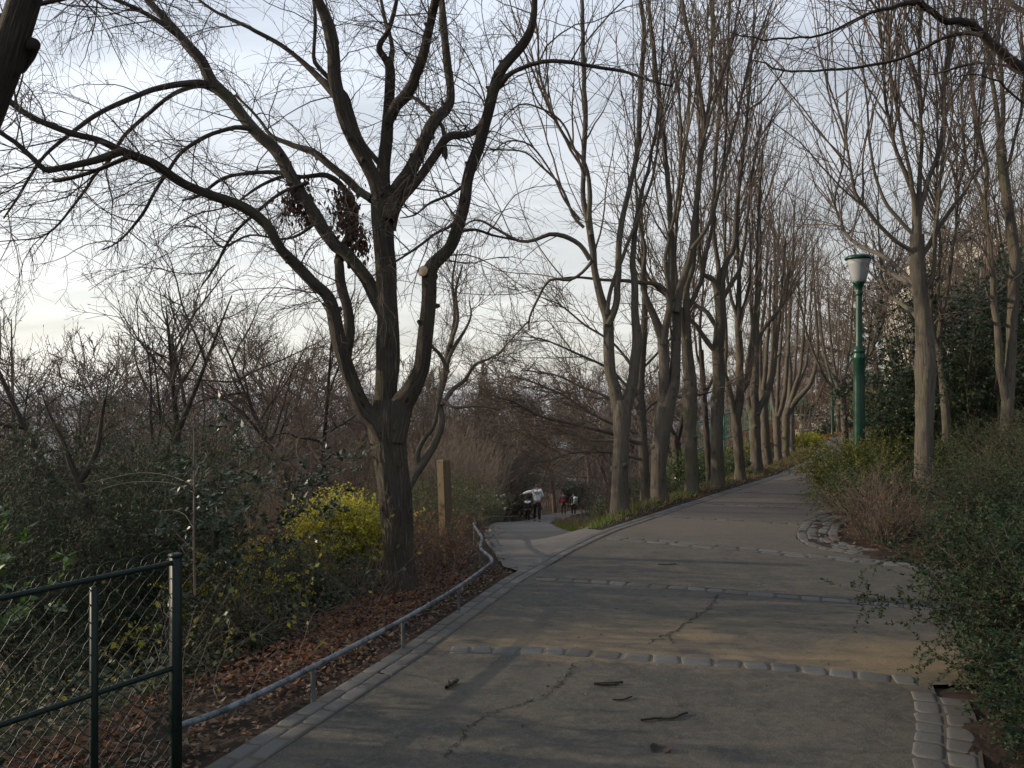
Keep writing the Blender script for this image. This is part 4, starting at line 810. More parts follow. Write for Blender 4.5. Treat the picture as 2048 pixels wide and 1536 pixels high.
P, Rr = levels(g, cr, P, Rr, [(60, .35, 1, 45, 14, .5, 1.2, 8, .14, (0, 0, .3), .008, .003, 5, (0, 0, 0)), (380, .2, 1, 45, 14, .25, .6, 6, .2, (0, 0, .2), .0042, .0022, 4, (0, 0, 0)), (1100, .1, 1, 45, 14, .1, .28, 5, .2, (0, 0, .1), .0028, .0018, 3, (0, 0, 0))]); cr.build('crown', M['twig_grey'], t)
# the wide tree behind the first pollard, long level limbs reaching left
Yb = 16.5; b0 = G((1290 - 1024) / F * Yb, Yb)
t = empty('bare_tree', b0, 'dark trunk behind the first pollard with long level limbs reaching left', 'tree'); mb = MB(); Yb = float(b0[1])
os_ = [limb([(1291, 1000, 11), (1288, 930, 10), (1284, 850, 9.5), (1280, 780, 9), (1285, 700, 8), (1290, 600, 6), (1285, 480, 4), (1280, 380, 2)], Yb)]
for p, d_ in (([(1284, 890, 6), (1228, 868, 6), (1185, 858, 5), (1145, 848, 4.5), (1080, 832, 4), (1025, 803, 3), (975, 790, 1.6)], -1), ([(1284, 870, 5), (1227, 848, 5), (1178, 825, 4), (1132, 793, 3.6), (1080, 770, 2.6), (1020, 750, 1.5)], .5), ([(1285, 850, 5), (1225, 800, 4.5), (1165, 775, 4), (1110, 750, 3), (1040, 740, 1.5)], 1.5),
   ([(1286, 920, 5), (1220, 905, 4), (1150, 905, 3.5), (1100, 920, 2.6), (1060, 925, 1.5)], -.8), ([(1280, 800, 5), (1220, 740, 4.5), (1160, 710, 3.6), (1090, 680, 2.6), (1040, 672, 1.5)], -.6), ([(1282, 760, 5), (1230, 690, 4), (1170, 650, 3.4), (1120, 610, 2.4), (1070, 590, 1.4)], .8), ([(1283, 740, 4), (1330, 690, 4), (1370, 640, 3), (1400, 590, 1.6)], .6), ([(1284, 880, 4), (1240, 880, 4), (1180, 880, 3.4), (1130, 865, 2.8), (1070, 872, 1.6)], 1.8), ([(1284, 830, 4), (1320, 800, 4), (1400, 790, 3), (1460, 770, 1.6)], 1.2)):
    os_.append(limb(p, Yb, 0, d_, .12))
for i, o in enumerate(os_):
    if i: o[:, 3] *= .62
    put(mb, o, 9, .05, i)
mb.build('trunk', M['bark_row'], t); cr = MB(); g = R(10); P, Rr = stackP(os_, 18)
levels(g, cr, P, Rr, [(170, .25, 1, 42, 14, .8, 2.0, 9, .12, (-.2, 0, .2), .011, .004, 5, (0, 0, .05)), (1100, .15, 1, 42, 14, .35, .95, 7, .15, (-.1, 0, .15), .0062, .003, 4, (0, 0, 0)), (4600, .1, 1, 42, 14, .15, .45, 5, .17, (0, 0, .1), .0042, .0026, 3, (0, 0, 0))]); cr.build('crown', M['twig_brown'], t)
for (px, py, pts, lb, sd) in ((1352, 22.0, [[(1352, 958, 9), (1354, 915, 9), (1352, 890, 9), (1350, 870, 8)], [(1352, 880, 6), (1340, 850, 5), (1338, 800, 4.5), (1345, 720, 4), (1340, 620, 3), (1345, 500, 2)], [(1353, 885, 6), (1362, 850, 5), (1368, 810, 4.5), (1372, 740, 3.5), (1378, 640, 2)], [(1354, 900, 4), (1344, 920, 4), (1338, 905, 3.5), (1330, 870, 2.5)]], 'low many-stemmed dark tree seen between second and third pollards', 211),
    (1418, 20.5, [[(1418, 958, 6), (1414, 880, 6), (1408, 800, 6), (1405, 750, 5.5), (1402, 700, 5)], [(1404, 740, 4), (1400, 660, 4), (1406, 560, 3), (1402, 420, 2)], [(1408, 790, 4), (1425, 760, 3.5), (1440, 720, 3), (1450, 650, 2)], [(1405, 740, 3), (1392, 700, 3), (1388, 620, 2.4), (1385, 520, 1.6)]], 'thin dark leaning trunk behind the third and fourth pollards', 212)):
    row_tree((px, 0, py), pts, lb, sd, 24, 3.4, .7, 'bark_dark', 'twig_red', group=None, name='bare_tree', thin=1.4)
# far trees of the valley, copied from two of them and turned
pA = bare('bare_tree', 'rounded brown bare tree across the valley, right behind the walkers', 221, at(1110, 62), 9.5, 5.0, 'bark_red', 'twig_brown', .17, (16, 120, 950, 4200), up=.3, stems=1, ang=52, tr0=.15, thin=3.4)
pB = bare('bare_tree', 'reddish twiggy tree on the slope behind the gap between big lime and pollards', 222, at(1010, 58), 8.5, 4.2, 'bark_red', 'twig_red', .15, (18, 120, 950, 4200), up=.45, stems=2, ang=45, tr0=.12, thin=3.2)
far = [('brown bare tree low in the valley left of the walkers', pA, 930, 52, .95), ('reddish bare tree in the valley beside the sinuous small tree', pB, 850, 60, 1.0), ('brown bare tree behind the wooden post, far down the slope', pA, 880, 40, .8), ('reddish tree behind the trunks of first and second pollard', pB, 1225, 66, 1.15), ('brown rounded tree rising behind the third pollard', pA, 1330, 60, 1.1),
       ('reddish tree behind the fourth and fifth pollard trunks', pB, 1440, 62, 1.1), ('brown tree showing between middle pollards of the row', pA, 1520, 68, 1.15), ('reddish tree beyond the far end of the row', pB, 1590, 74, 1.1), ('brown bare tree far left of the big lime below the skyline', pA, 560, 44, 1.3), ('reddish bare tree in the valley under the open V-shaped tree', pB, 420, 46, 1.45),
       ('brown bare tree in the hollow behind the dark evergreen', pA, 180, 40, 1.35), ('reddish bare tree in the hollow by the left picture edge', pB, 40, 42, 1.55), ('brown tree behind the lime trunk, its top at the skyline', pA, 730, 50, 1.25), ('reddish tree in the dip between purplish tree and lime trunk', pB, 690, 38, 1.0), ('brown tree on the far slope over the side path bend', pA, 1180, 92, 1.3), ('reddish tree on the far slope left of the conifers', pB, 1040, 88, 1.2),
       ('brown tree on the hilltop beyond the green stair railing', pA, 1630, 88, 1.2), ('reddish tree on the hilltop over the distant lamp', pB, 1690, 92, 1.2), ('brown bare tree between the two conifers', pA, 915, 78, 1.0)]
far += [('brown bare tree filling the gap right of the lamp glass, far off', pA, 1765, 66, 1.3), ('reddish bare tree far behind the broad right-hand pollard', pB, 1840, 60, 1.4), ('brown bare tree far back, left edge of the pale building', pA, 1925, 40, 1.0), ('reddish bare tree far right in front of the pale building', pB, 2010, 42, 1.1)]
for i, (lb, p, px, Y_, s_) in enumerate(far): dup(p, at(px, Y_), i * 1.3 + .4, s_, lb, 'bare trees of the valley')
pA['group'] = pB['group'] = 'bare trees of the valley'
# leaning tree at the upper left, only a piece of its trunk in the picture
Yl = 4.2; zb = G(-4.0, 4.4)
t = empty('leaning_tree', zb, 'thick dark leaning trunk crossing the upper left corner', 'tree'); mb = MB()
o = limb([(-420, 1250, 44), (-330, 900, 40), (-220, 600, 37), (-110, 380, 34), (-40, 250, 32), (2, 150, 31), (30, 60, 29), (50, 0, 28), (75, -90, 27), (90, -220, 24), (95, -400, 18)], Yl, 0, -.2, .05)
mb.tubes(o[:, :3], o[:, 3], 24, .03, 8); o2 = limb([(30, 125, 24), (52, 105, 18), (64, 92, 13), (68, 88, 12)], Yl, 0, -.12, .03); mb.tubes(o2[:, :3], o2[:, 3], 14, .05, 2, cap=True)
mb.build('trunk', M['bark_big'], t); cr = MB(); os2 = [limb([(78, 8, 5), (105, 2, 4.5), (130, -3, 4), (180, -20, 3)], Yl), limb([(35, 20, 5), (15, 28, 5), (0, 32, 4.5), (-60, 60, 4)], Yl), limb([(90, -250, 12), (160, -300, 9), (300, -340, 6), (420, -330, 3)], Yl, 0, .6), limb([(60, -60, 6), (110, -40, 5), (170, -25, 4), (230, -40, 2)], Yl, 0, .5)]
for o in os2: cr.tubes(o[:, :3], o[:, 3], 8, .05, 1)
P, Rr = stackP(os2, 14); g = R(15)
levels(g, cr, P, Rr, [(40, .1, 1, 55, 15, .4, .9, 8, .14, (.1, 0, -.7), .005, .0018, 4, (0, 0, -.2)), (220, .2, 1, 48, 14, .15, .4, 6, .18, (0, 0, -.4), .0022, .0012, 3, (0, 0, 0)), (420, .1, 1, 48, 14, .06, .2, 5, .18, (0, 0, -.3), .0014, .0009, 3, (0, 0, 0))])
cr.build('crown', M['twig_dark'], t)
# tree standing to the right, only its lowest boughs hang into the picture
Yr = 6.0; zb = G(6.6, 5.6)
t = empty('overhanging_tree', zb, 'tree at the right edge whose bare boughs hang across the upper right sky', 'tree'); mb = MB()
o = spline([(6.6, 5.6, zb[2] - .1, .17), (6.5, 5.6, 1.5, .14), (6.3, 5.7, 3.2, .12), (6.2, 5.8, 5.5, .08), (6.2, 5.9, 8, .03)], .12); mb.tubes(o[:, :3], o[:, 3], 18, .04, 3)
os2 = [limb([(2700, 560, 15), (2450, 400, 13), (2200, 250, 11), (2048, 138, 10.5), (1985, 88, 10), (1950, 52, 10.5), (1935, 44, 10), (1895, 42, 8), (1865, 22, 7.5), (1838, 5, 8), (1815, 6, 6), (1760, 20, 4), (1700, 45, 3.2), (1640, 70, 2.8), (1560, 79, 2.4), (1505, 75, 1.6), (1460, 65, 1)], Yr, 0, -.8), limb([(1965, 72, 6), (1935, 66, 5), (1890, 75, 4.5), (1850, 95, 4.5), (1800, 118, 4), (1740, 132, 3.4), (1650, 141, 3), (1568, 141, 2.5), (1530, 128, 2), (1495, 118, 1)], Yr - .45, 0, .3),
  limb([(2300, 300, 9), (2150, 90, 7), (2048, 25, 6), (2005, -5, 5), (1960, -40, 3)], Yr, 0, .5), limb([(2048, 150, 4), (1990, 128, 3.2), (1940, 126, 3), (1890, 142, 2.6), (1860, 150, 1.6)], Yr, .1, .5), limb([(1568, 141, 2), (1545, 175, 1.8), (1520, 205, 1.6), (1490, 225, 1.2), (1470, 230, .8)], Yr - .2), limb([(1840, 6, 4), (1860, -30, 4), (1880, -90, 3)], Yr - .5), limb([(2100, 240, 3), (2040, 200, 2.6), (2000, 165, 2.4), (1960, 150, 1.8), (1900, 155, 1)], Yr, -.3, -.6), limb([(1640, 420, 0.8), (1600, 335, 1), (1560, 320, 1.4), (1500, 315, 1)], Yr + 4)][:7]
for i, o in enumerate(os2):
    o[:, 3] *= .82; o[2:-1, :3] += R(i).normal(0, .006, (len(o) - 3, 3)); mb.tubes(o[:, :3], o[:, 3], 10, .10, i)
mb.build('trunk', M['bark_dark'], t); cr = MB(); g = R(16); P, Rr = stackP(os2, 20)
levels(g, cr, P, Rr, [(60, .45, 1, 48, 14, .3, .8, 8, .13, (-.2, 0, -.1), .0045, .0018, 4, (0, 0, 0)), (300, .2, 1, 46, 14, .12, .4, 6, .18, (-.1, 0, -.1), .0022, .0013, 3, (0, 0, 0)), (500, .1, 1, 46, 14, .05, .18, 5, .18, (0, 0, -.1), .0014, .001, 3, (0, 0, 0))]); cr.build('crown', M['twig_red'], t)
# pale sapling by the chain-link fence
b = at(388, 6.0); t = empty('sapling', b, 'thin pale leafless sapling behind the wire fence', 'tree'); mb = MB()
o = kink(limb([(390, 1190, 2.6), (388, 1100, 2.4), (389, 1000, 2.1), (387, 930, 1.7), (388, 880, 1.2), (386, 850, .7)], 6.0), 4); mb.tubes(o[:, :3], o[:, 3], 8, .05, 1)
for p in ([(388, 960, 2), (398, 930, 1.6), (412, 915, 1.2), (410, 905, .8)], [(388, 1060, 1.6), (370, 1030, 1.4), (340, 1020, 1.1), (310, 1025, .8)], [(388, 1100, 1.6), (365, 1080, 1.3), (345, 1058, 1)], [(388, 970, 1.6), (330, 950, 1.4), (260, 948, 1.1), (160, 968, .8)], [(388, 985, 1.6), (330, 965, 1.4), (230, 970, 1.1), (130, 1005, .8)], [(388, 1120, 1.6), (350, 1122, 1.3), (310, 1138, 1)]):
    o = kink(limb(p, 6.0, 0, .3), 5, .6); o[:, 3] *= .55; mb.tubes(o[:, :3], o[:, 3], 6)
mb.build('trunk', M['twig_tan'], t)
# two conifers on the far slope
for px, Y_, top, w_, lb in ((968, 70, 728, 1.7, 'dark conifer tip over the brown slope, clear of the tree trunks'), (862, 66, 742, 1.6, 'dark conifer tip showing beside the big lime\'s right limb')):
    b = at(px, Y_); hh = hgt(b, top); t = empty('conifer_tree', b, lb, 'conifer', 'conifers on the far slope'); mb = MB(); mb.tubes(np.array([[b, b + (0, 0, hh * .5), b + (0, 0, hh)]]), np.array([[.2, .12, .02]]), 8); mb.build('trunk', M['bark_dark'], t)
    g = R(px); n_ = 9000; u = g.uniform(0, 1, n_) ** .7; a = g.uniform(0, 6.3, n_); rr = w_ * (u * .95 + .05) * (.75 + .25 * np.sin(u * 46)) * np.sqrt(g.uniform(.1, 1, n_)) * 1.3
    p = np.stack([b[0] + rr * np.cos(a), b[1] + rr * np.sin(a), b[2] + hh * (1 - u * .72) + g.normal(0, .1, n_)], 1); mb = MB(); mb.leaves(p, np.stack([np.cos(a), np.sin(a), -.25 + 0 * a], 1), g.uniform(.12, .3, n_), .3, 1); mb.build('crown', M['conifer'], t)
# ------------------------------------------------------------------ shrubs, grass, litter
def shrub(name, label, cat, seed, c, rx, ry, h, leaf, stem='twig_bush', nst=40, nsp=700, spl=(.25, .6), nlf=16, ls=(.014, .026), lw=.55, droop=-.5, up=.6, lo=.1, kk=10, extra=None, group=None, stem_r=.007, spread=1.0, lr=(.85, 1.3)):
    """arching stems from the base, side sprays on them, leaves along the sprays"""
    t = empty(name, c, label, cat, group); g = R(seed); c = np.array(c, float)
    a = g.uniform(0, 6.3, nst); q = np.sqrt(g.uniform(0, 1, nst)); b = c + np.stack([rx * .45 * q * np.cos(a), ry * .45 * q * np.sin(a), 0 * a - .03], 1)
    d = nrm(np.stack([np.cos(a) * q * rx * spread, np.sin(a) * q * ry * spread, np.full(nst, h * 1.1)], 1))
    mb = MB(); L = h * g.uniform(*lr, nst); P, Rr = grow(g, b, d, L, 14, .10, (0, 0, droop * .5), np.full(nst, stem_r), np.full(nst, .002)); mb.tubes(P, Rr, 5)
    b, d, rp, _ = spawn(g, P, Rr, nsp, lo, 1, 58, 18, (0, 0, up * .3)); L = g.uniform(*spl, nsp)
    P2, R2 = grow(g, b, d, L, kk, .12, (0, 0, droop), np.full(nsp, stem_r * .4), np.full(nsp, .0012)); mb.tubes(P2, R2, 3)
    mb.build('stem', M[stem], t)
    n = nsp * nlf; i = np.repeat(np.arange(nsp), nlf); u = g.uniform(.12, 1, n) * (kk - 1); k = np.minimum(u.astype(int), kk - 2); f = (u - k)[:, None]
    p = P2[i, k] * (1 - f) + P2[i, k + 1] * f; T = nrm(P2[i, k + 1] - P2[i, k]); s = nrm(np.cross(T, g.normal(0, .6, (n, 3)) + (0, 0, 1))) * np.where(g.uniform(size=n) > .5, 1, -1)[:, None]
    m = MB(); m.leaves(p, T * .55 + s + g.normal(0, .25, (n, 3)), g.uniform(*ls, n), lw, seed, .8); m.build('foliage', M[leaf], t)
    return t
S = shrub
# right-hand side, from the nearest back
S('bush', 'large dark small-leaved bush spilling over the path at lower right', 'bush', 301, G(3.2, 4.25), .9, 1.05, 1.1, 'coton', nst=130, nsp=4000, spl=(.10, .32), nlf=36, ls=(.014, .026), droop=-.4, stem_r=.005, spread=.85, lo=.02, lr=(.75, 1.05))
S('bush', 'low leafy fringe of bush by the kerb in the bottom right corner', 'bush', 3011, G(2.62, 3.45), .42, .5, .55, 'coton', nst=60, nsp=1300, spl=(.08, .25), nlf=30, ls=(.014, .025), droop=-.4, stem_r=.004, lo=.02)
S('bush', 'dark small-leaved bush behind the nearest one, right picture edge', 'bush', 302, G(4.95, 6.1), 1.2, 1.0, 1.0, 'coton', nst=110, nsp=3200, spl=(.14, .38), nlf=34, ls=(.016, .029), droop=-.35, stem_r=.005, lr=(.75, 1.05))
S('bush', 'low bush with arching leafy sprays behind the brown tangle', 'bush', 303, G(6.0, 8.5), 1.2, .9, 1.05, 'coton', nst=80, nsp=2100, spl=(.2, .7), nlf=38, ls=(.016, .03), droop=-.6, stem_r=.005)
S('dead_shrub', 'brown dead-looking tangle of stems in the cobbled nose of the bed', 'shrub', 304, G(4.62, 9.7), .62, .5, .72, 'rust', 'twig_grey', 130, 1000, (.15, .4), 1, (.015, .03), droop=-.4, stem_r=.004)
S('shrub', 'yellow-green shrub bordering the path at the foot of the lamp post', 'shrub', 305, G(6.05, 13.9), .6, 1.0, 1.0, 'yellowgreen', lr=(.75, 1.05), nst=60, nsp=1400, nlf=24, ls=(.025, .05), droop=-.2)
S('shrub', 'dark green shrub between brown tangle and yellow-green shrub', 'shrub', 306, G(5.25, 11.4), .75, .7, .5, 'coton_blue', nst=40, nsp=800, nlf=24, ls=(.02, .04), droop=-.2)
S('shrub', 'green shrub right of the lamp post base', 'shrub', 307, G(7.4, 12.9), 1.0, .8, .5, 'coton_blue', nst=50, nsp=1000, nlf=24, ls=(.022, .042), droop=-.2)
S('shrub', 'olive spreading evergreen at the foot of the broad right-hand pollard', 'shrub', 308, G(7.0, 10.4), 1.3, .9, .5, 'olive', nst=50, nsp=1200, nlf=26, ls=(.018, .034), lw=.25, droop=-.3)
S('shrub', 'olive feathery evergreen below the twin-stemmed right-edge pollard', 'shrub', 309, G(7.9, 11.6), 1.4, .9, .62, 'olive', nst=60, nsp=1400, nlf=26, ls=(.018, .036), lw=.22, droop=-.3)
S('shrub', 'yellowish shrub hugging the path edge beyond the lamp post', 'shrub', 310, G(8.6, 16.6), 1.1, 1.4, 1.0, 'yellowgreen', nst=40, nsp=800, nlf=22, ls=(.03, .06), droop=-.2)
S('laurel_hedge', 'dark glossy laurel hedge directly right of the lamp post', 'hedge', 311, G(9.3, 17.6), 1.5, 1.2, 2.3, 'laurel', 'twig_brown', 70, 1500, (.3, .7), 22, (.06, .11), .42, -.1, .4, .05)
S('laurel_hedge', 'dark glossy laurel hedge left of the broad pollard, further up the bank', 'hedge', 312, G(11.6, 21.5), 1.8, 1.2, 2.4, 'laurel', 'twig_brown', 70, 1300, (.3, .7), 22, (.07, .12), .42, -.1, .4, .05)
S('evergreen_tree', 'dense dark evergreen between the two big right-hand pollards', 'evergreen', 313, G(9.3, 15.4), 1.25, 1.1, 3.3, 'laurel', 'twig_brown', 70, 2000, (.35, .8), 24, (.05, .09), .45, -.1, .4, .05)
S('evergreen_tree', 'dense dark evergreen at the right picture edge below the pale building', 'evergreen', 314, G(11.6, 16.6), 1.5, 1.1, 2.9, 'laurel', 'twig_brown', 70, 2000, (.35, .8), 24, (.055, .10), .45, -.1, .4, .05)
S('hedge', 'clipped dark hedge at the top of the orange slope', 'hedge', 315, at(1668, 70), 3.2, 1.0, 1.5, 'laurel', nst=40, nsp=700, nlf=16, ls=(.12, .22), spl=(.4, .9), stem_r=.02)
S('hedge', 'dark hedge right of the distant lamp, below the pampas grass', 'hedge', 316, at(1800, 52), 2.2, 1.2, 1.9, 'coton_blue', nst=40, nsp=800, nlf=16, ls=(.10, .2), spl=(.4, .9), stem_r=.02)
t = empty('pampas_grass', at(1750, 58), 'pale tawny pampas grass clump on the bank beyond the lamp post', 'ornamental grass'); g = R(61); mb = MB(); b = at(1750, 58)
for _ in range(3):
    o_ = b + np.array([g.uniform(-2.2, 2.2), g.uniform(-1, 1), 0]); n = 500; a = g.uniform(0, 6.3, n); q = g.uniform(0, 1, n)
    P, Rr = grow(g, o_ + np.stack([.3 * np.cos(a), .3 * np.sin(a), 0 * a], 1), nrm(np.stack([np.cos(a) * q, np.sin(a) * q, np.full(n, 1.4)], 1)), g.uniform(1.6, 3.4, n), 8, .05, (0, 0, -.7), np.full(n, .03), np.full(n, .012)); mb.tubes(P, Rr, 3)
mb.build('blades', M['pampas'], t)
# left-hand side
b = at(135, 7.6); t = S('evergreen_tree', 'large feathery dark evergreen filling the left, above the wire fence', 'evergreen', 321, b, 1.75, 1.3, 2.2, 'yew', 'twig_dark', 60, 2800, (.25, .65), 38, (.03, .065), .22, -.25, .4, .12)
tb = MB(); [put(tb, limb(p, 7.3, 0, d_), 10, .05, 2) for p, d_ in (([(262, 1190, 9), (232, 1130, 9), (205, 1075, 8.5), (186, 1041, 8.5), (165, 985, 8), (156, 962, 8), (140, 923, 6), (125, 880, 4), (95, 820, 2), (80, 770, .8)], 0), ([(156, 962, 7), (172, 945, 6.5), (195, 895, 5.5), (203, 838, 3.5), (212, 790, 2), (222, 740, .8)], .1), ([(186, 1041, 6), (150, 1020, 5), (110, 985, 4), (60, 960, 2.5)], .2), ([(225, 1095, 6), (240, 1075, 4), (290, 1060, 2)], .2))]; tb.build('trunk', M['bark_dark'], t)
b = at(290, 9.5); S('evergreen_tree', 'smaller feathery green evergreen right of the big one, over the sapling', 'evergreen', 322, b, 1.1, .9, 1.9, 'olive', 'twig_dark', 40, 1300, (.25, .6), 30, (.02, .05), .2, -.2, .4, .12)
b = at(20, 11); S('evergreen_tree', 'dark evergreen at the left picture edge behind the big feathery one', 'evergreen', 323, b, 1.7, 1.3, 2.3, 'yew', 'twig_dark', 40, 1500, (.3, .8), 30, (.03, .06), .25, -.2, .4, .1)
S('laurel_bush', 'bright green laurel at the left picture edge above the fence', 'bush', 324, G(-3.5, 4.3), .42, .5, 1.4, 'laurel_bright', 'twig_bush', 24, 300, (.15, .3), 14, (.05, .09), .45, -.1, .4, .1)
S('holly_bush', 'glossy dark-leaved evergreen shrub with gleaming leaves beside the sapling', 'bush', 325, at(468, 6.4), .30, .36, 1.45, 'holly', 'twig_dark', 14, 170, (.15, .36), 14, (.04, .075), .5, -.1, .5, .25)
S('yellow_shrub', 'rounded bright yellow shrub left of the big lime trunk', 'shrub', 326, at(690, 10.0), .56, .5, 0.8, 'yellow', 'twig_brown', 70, 1500, (.2, .45), 22, (.02, .04), .6, -.1, .5, .15)
S('yellow_shrub', 'small yellow-leaved shrub near the fence post', 'shrub', 327, at(450, 7.4), .5, .4, .75, 'yellow', 'twig_brown', 26, 380, (.18, .35), 16, (.018, .038), .6, -.1, .5, .15)
S('shrub', 'green ferny undershrub between yellow shrub and lime trunk', 'shrub', 328, at(640, 8.2), .9, .55, .5, 'coton_blue', 'twig_grey', 40, 700, (.2, .4), 18, (.014, .03), .4, -.3, .5, .1)
S('shrub', 'dark green undershrub in front of the small yellow one', 'shrub', 329, at(470, 6.0), .55, .45, .4, 'ivy', 'twig_grey', 26, 300, (.2, .4), 14, (.02, .04), .5, -.3, .5, .1)
S('dead_shrub', 'russet dead-leaved shrub right of the lime trunk, round the wooden post', 'shrub', 330, at(884, 8.6), .3, .35, .55, 'rust', 'twig_grey', 44, 420, (.12, .28), 3, (.02, .045), .5, -.3, .5, .1, stem_r=.004)
S('shrub', 'green-grey shrub behind the wooden post', 'shrub', 331, at(870, 12.0), .9, .7, .85, 'coton_blue', 'twig_grey', 50, 800, (.2, .5), 14, (.018, .036), .5, -.2, .5, .1, stem_r=.005)
S('dead_shrub', 'rusty orange shrub at the foot of the purplish tree', 'shrub', 332, at(560, 13.5), 1.0, .8, .9, 'rust', 'twig_red', 50, 700, (.2, .5), 10, (.025, .05), .5, -.2, .5, .1)
for i, (px, Y_, lb) in enumerate(((940, 16, 'leafy green border shrub just past the bend of the low rail'), (975, 21, 'leafy border shrub midway along the side path'), (985, 26, 'white-flowering border shrub in front of the woman and child'), (1020, 32, 'white-flowering border shrub level with the woman and child'))):
    b = at(px, Y_) + np.array([-1.15, 0, 0]); b = G(b[0], b[1]); t = S('border_shrub', lb, 'shrub', 340 + i, b, 1.0, 1.8, 1.15, 'hedge_low', 'twig_brown', 50, 900, (.25, .6), 16, (.035, .07), .5, -.1, .5, .1, group='leafy shrubs bordering the side path')
    if i > 1:
        g = R(i); n = 90; m_ = MB(); n = 34
        for p in b + np.stack([g.uniform(-.9, 1, n), g.uniform(-1.6, 1.6, n), g.uniform(.75, 1.35, n)], 1):
            m_ = MB(); m_.leaves(np.repeat(p[None], 6, 0), g.normal(0, 1, (6, 3)), .085, .8, 2); m_.build('flower', M['flower'], t)
S('dark_bush', 'dark rounded bush overhanging the side path behind the woman', 'bush', 345, at(1062, 44) + (-1.0, 0, 0), 1.5, 1.6, 3.0, 'yew', 'twig_brown', 50, 1000, (.4, .9), 22, (.06, .12), .4, -.2, .5, .05)
S('dark_bush', 'dark rounded bush inside the bend of the far side path', 'bush', 346, G(6.1, 70), 1.6, 1.5, 2.3, 'laurel', 'twig_brown', 40, 700, (.4, .9), 20, (.09, .18), .45, -.2, .5, .05, stem_r=.015)
S('dark_bush', 'dark bush on the bank above the far side path', 'bush', 347, G(11.8, 78), 2.2, 1.8, 2.0, 'laurel', 'twig_brown', 40, 700, (.4, .9), 20, (.09, .18), .45, -.2, .5, .05, stem_r=.015)
S('shrub', 'brown twiggy bush left of the dark bush on the side path', 'shrub', 348, at(1000, 48) + (-.5, 0, 0), 2.6, 2, 3.0, 'rust', 'twig_red', 120, 1600, (.5, 1.2), 1, (.05, .1), .5, -.1, .5, .05, stem_r=.012)
for i, (px, Y_, h_, lf, lb) in enumerate(((1405, 21.5, .8, 'laurel_bright', 'bright green shrub between third and fourth pollards'), (1375, 24, .8, 'coton_blue', 'dark green shrub behind the third pollard'), (1455, 25, .6, 'coton_blue', 'green shrub behind the fourth pollard'), (1500, 29, .6, 'yellowgreen', 'yellow-green shrub behind the middle of the row'), (1235, 24, .5, 'coton_blue', 'green shrub down the bank left of the first pollard'), (1335, 20, .45, 'coton_blue', 'green shrub between first and second pollards'), (1540, 36, 1.4, 'rust', 'rust-coloured shrub near the end of the row'))):
    S('bank_shrub', lb, 'shrub', 350 + i, at(px, Y_), 1.0, .8, h_, lf, 'twig_brown', 30, 420, (.25, .6), 16, (.04, .085), .5, -.1, .5, .1)

# ---- stuff: undergrowth, grass, litter, ivy
def scatter(g, n, x0, x1, y0, y1, keep):
    x = g.uniform(x0, x1, n); y = g.uniform(y0, y1, n); k = keep(x, y); return x[k], y[k]
g = R(400)
def lay(name, x, y, size, mat, w=.55, seed=0, h=.015, flat=.25):
    n = len(x); a = g.uniform(0, 6.3, n); p = np.stack([x, y, H(x, y) + g.uniform(.002, h, n)], 1)
    m = MB(); m.leaves(p, np.stack([np.cos(a), np.sin(a), g.normal(0, flat, n)], 1), size if not np.isscalar(size) else size * g.uniform(.6, 1.3, n), w, seed, 1.4, .5); return kind(m.build(name, M[mat]), 'stuff')
x, y = scatter(g, 26000, -5, 1.2, 2.2, 13, lambda x, y: (x < XPL(y) - .12 - g.uniform(0, .25, len(x))) & (x > XPL(y) - g.gamma(2.0, .75, len(x)))); lay('leaf_litter', x, y, .055, 'litter', .55, 1, .05, .35)
x, y = scatter(g, 30000, -2.6, .8, 3.6, 9.6, lambda x, y: (x < XPL(y) - .28) & (np.abs(x - XPL(y) + .75 + .15 * np.sin(y * 2)) < np.abs(g.normal(0, .38, len(x)))) & (np.sin(x * 3 + y * 2.2) + np.sin(y * 1.3) > -.9)); lay('red_leaf_litter', x, y, .05, 'litter_red', .5, 2, .06, .4)
x, y = scatter(g, 9000, 1.0, 14, 10.5, 36, lambda x, y: (np.abs(x - XL(y) + .5) < np.abs(g.normal(0, .45, len(x)))) & (x < XL(y) - .06)); lay('verge_leaf_litter', x, y, .06, 'litter_red', .5, 3, .05, .4)
x, y = scatter(g, 16000, 15, 34, 42, 78, lambda x, y: (x > XL(y) - 2) & ((x < XL(y)) | (x > XR(y)) | (y > 53))); lay('slope_leaf_litter', x, y, .22, 'rust', .55, 4, .08, .4)
x, y = scatter(g, 9000, -2, .6, 3, 8.2, lambda x, y: (x < XPL(y) - .02) & (x > XPL(y) - .5)); lay('soil_leaf_litter', x, y, .038, 'litter', .5, 7, .03, .35)
x, y = scatter(g, 900, -1.5, 6, 3.2, 11, lambda x, y: (x > XL(y)) & (x < np.minimum(XR(y), 3.6))); k = g.uniform(size=len(x)) < .5; lay('path_leaf_litter', x[k], y[k], .024, 'litter', .5, 5, .006, .1)
x, y = scatter(g, 6000, -2, 12, 3, 26, lambda x, y: (x > XL(y) - .05) & (x < XL(y) + np.abs(g.normal(0, .12, len(x))))); lay('kerb_leaf_litter', x[:1500], y[:1500], .03, 'litter', .5, 11, .012, .2)
x, y = scatter(g, 700, 2.0, 5.4, 8.2, 10.6, lambda x, y: (x > XR(y) + .35)); lay('bed_leaf_litter', x, y, .05, 'litter_red', .5, 6, .05, .3)
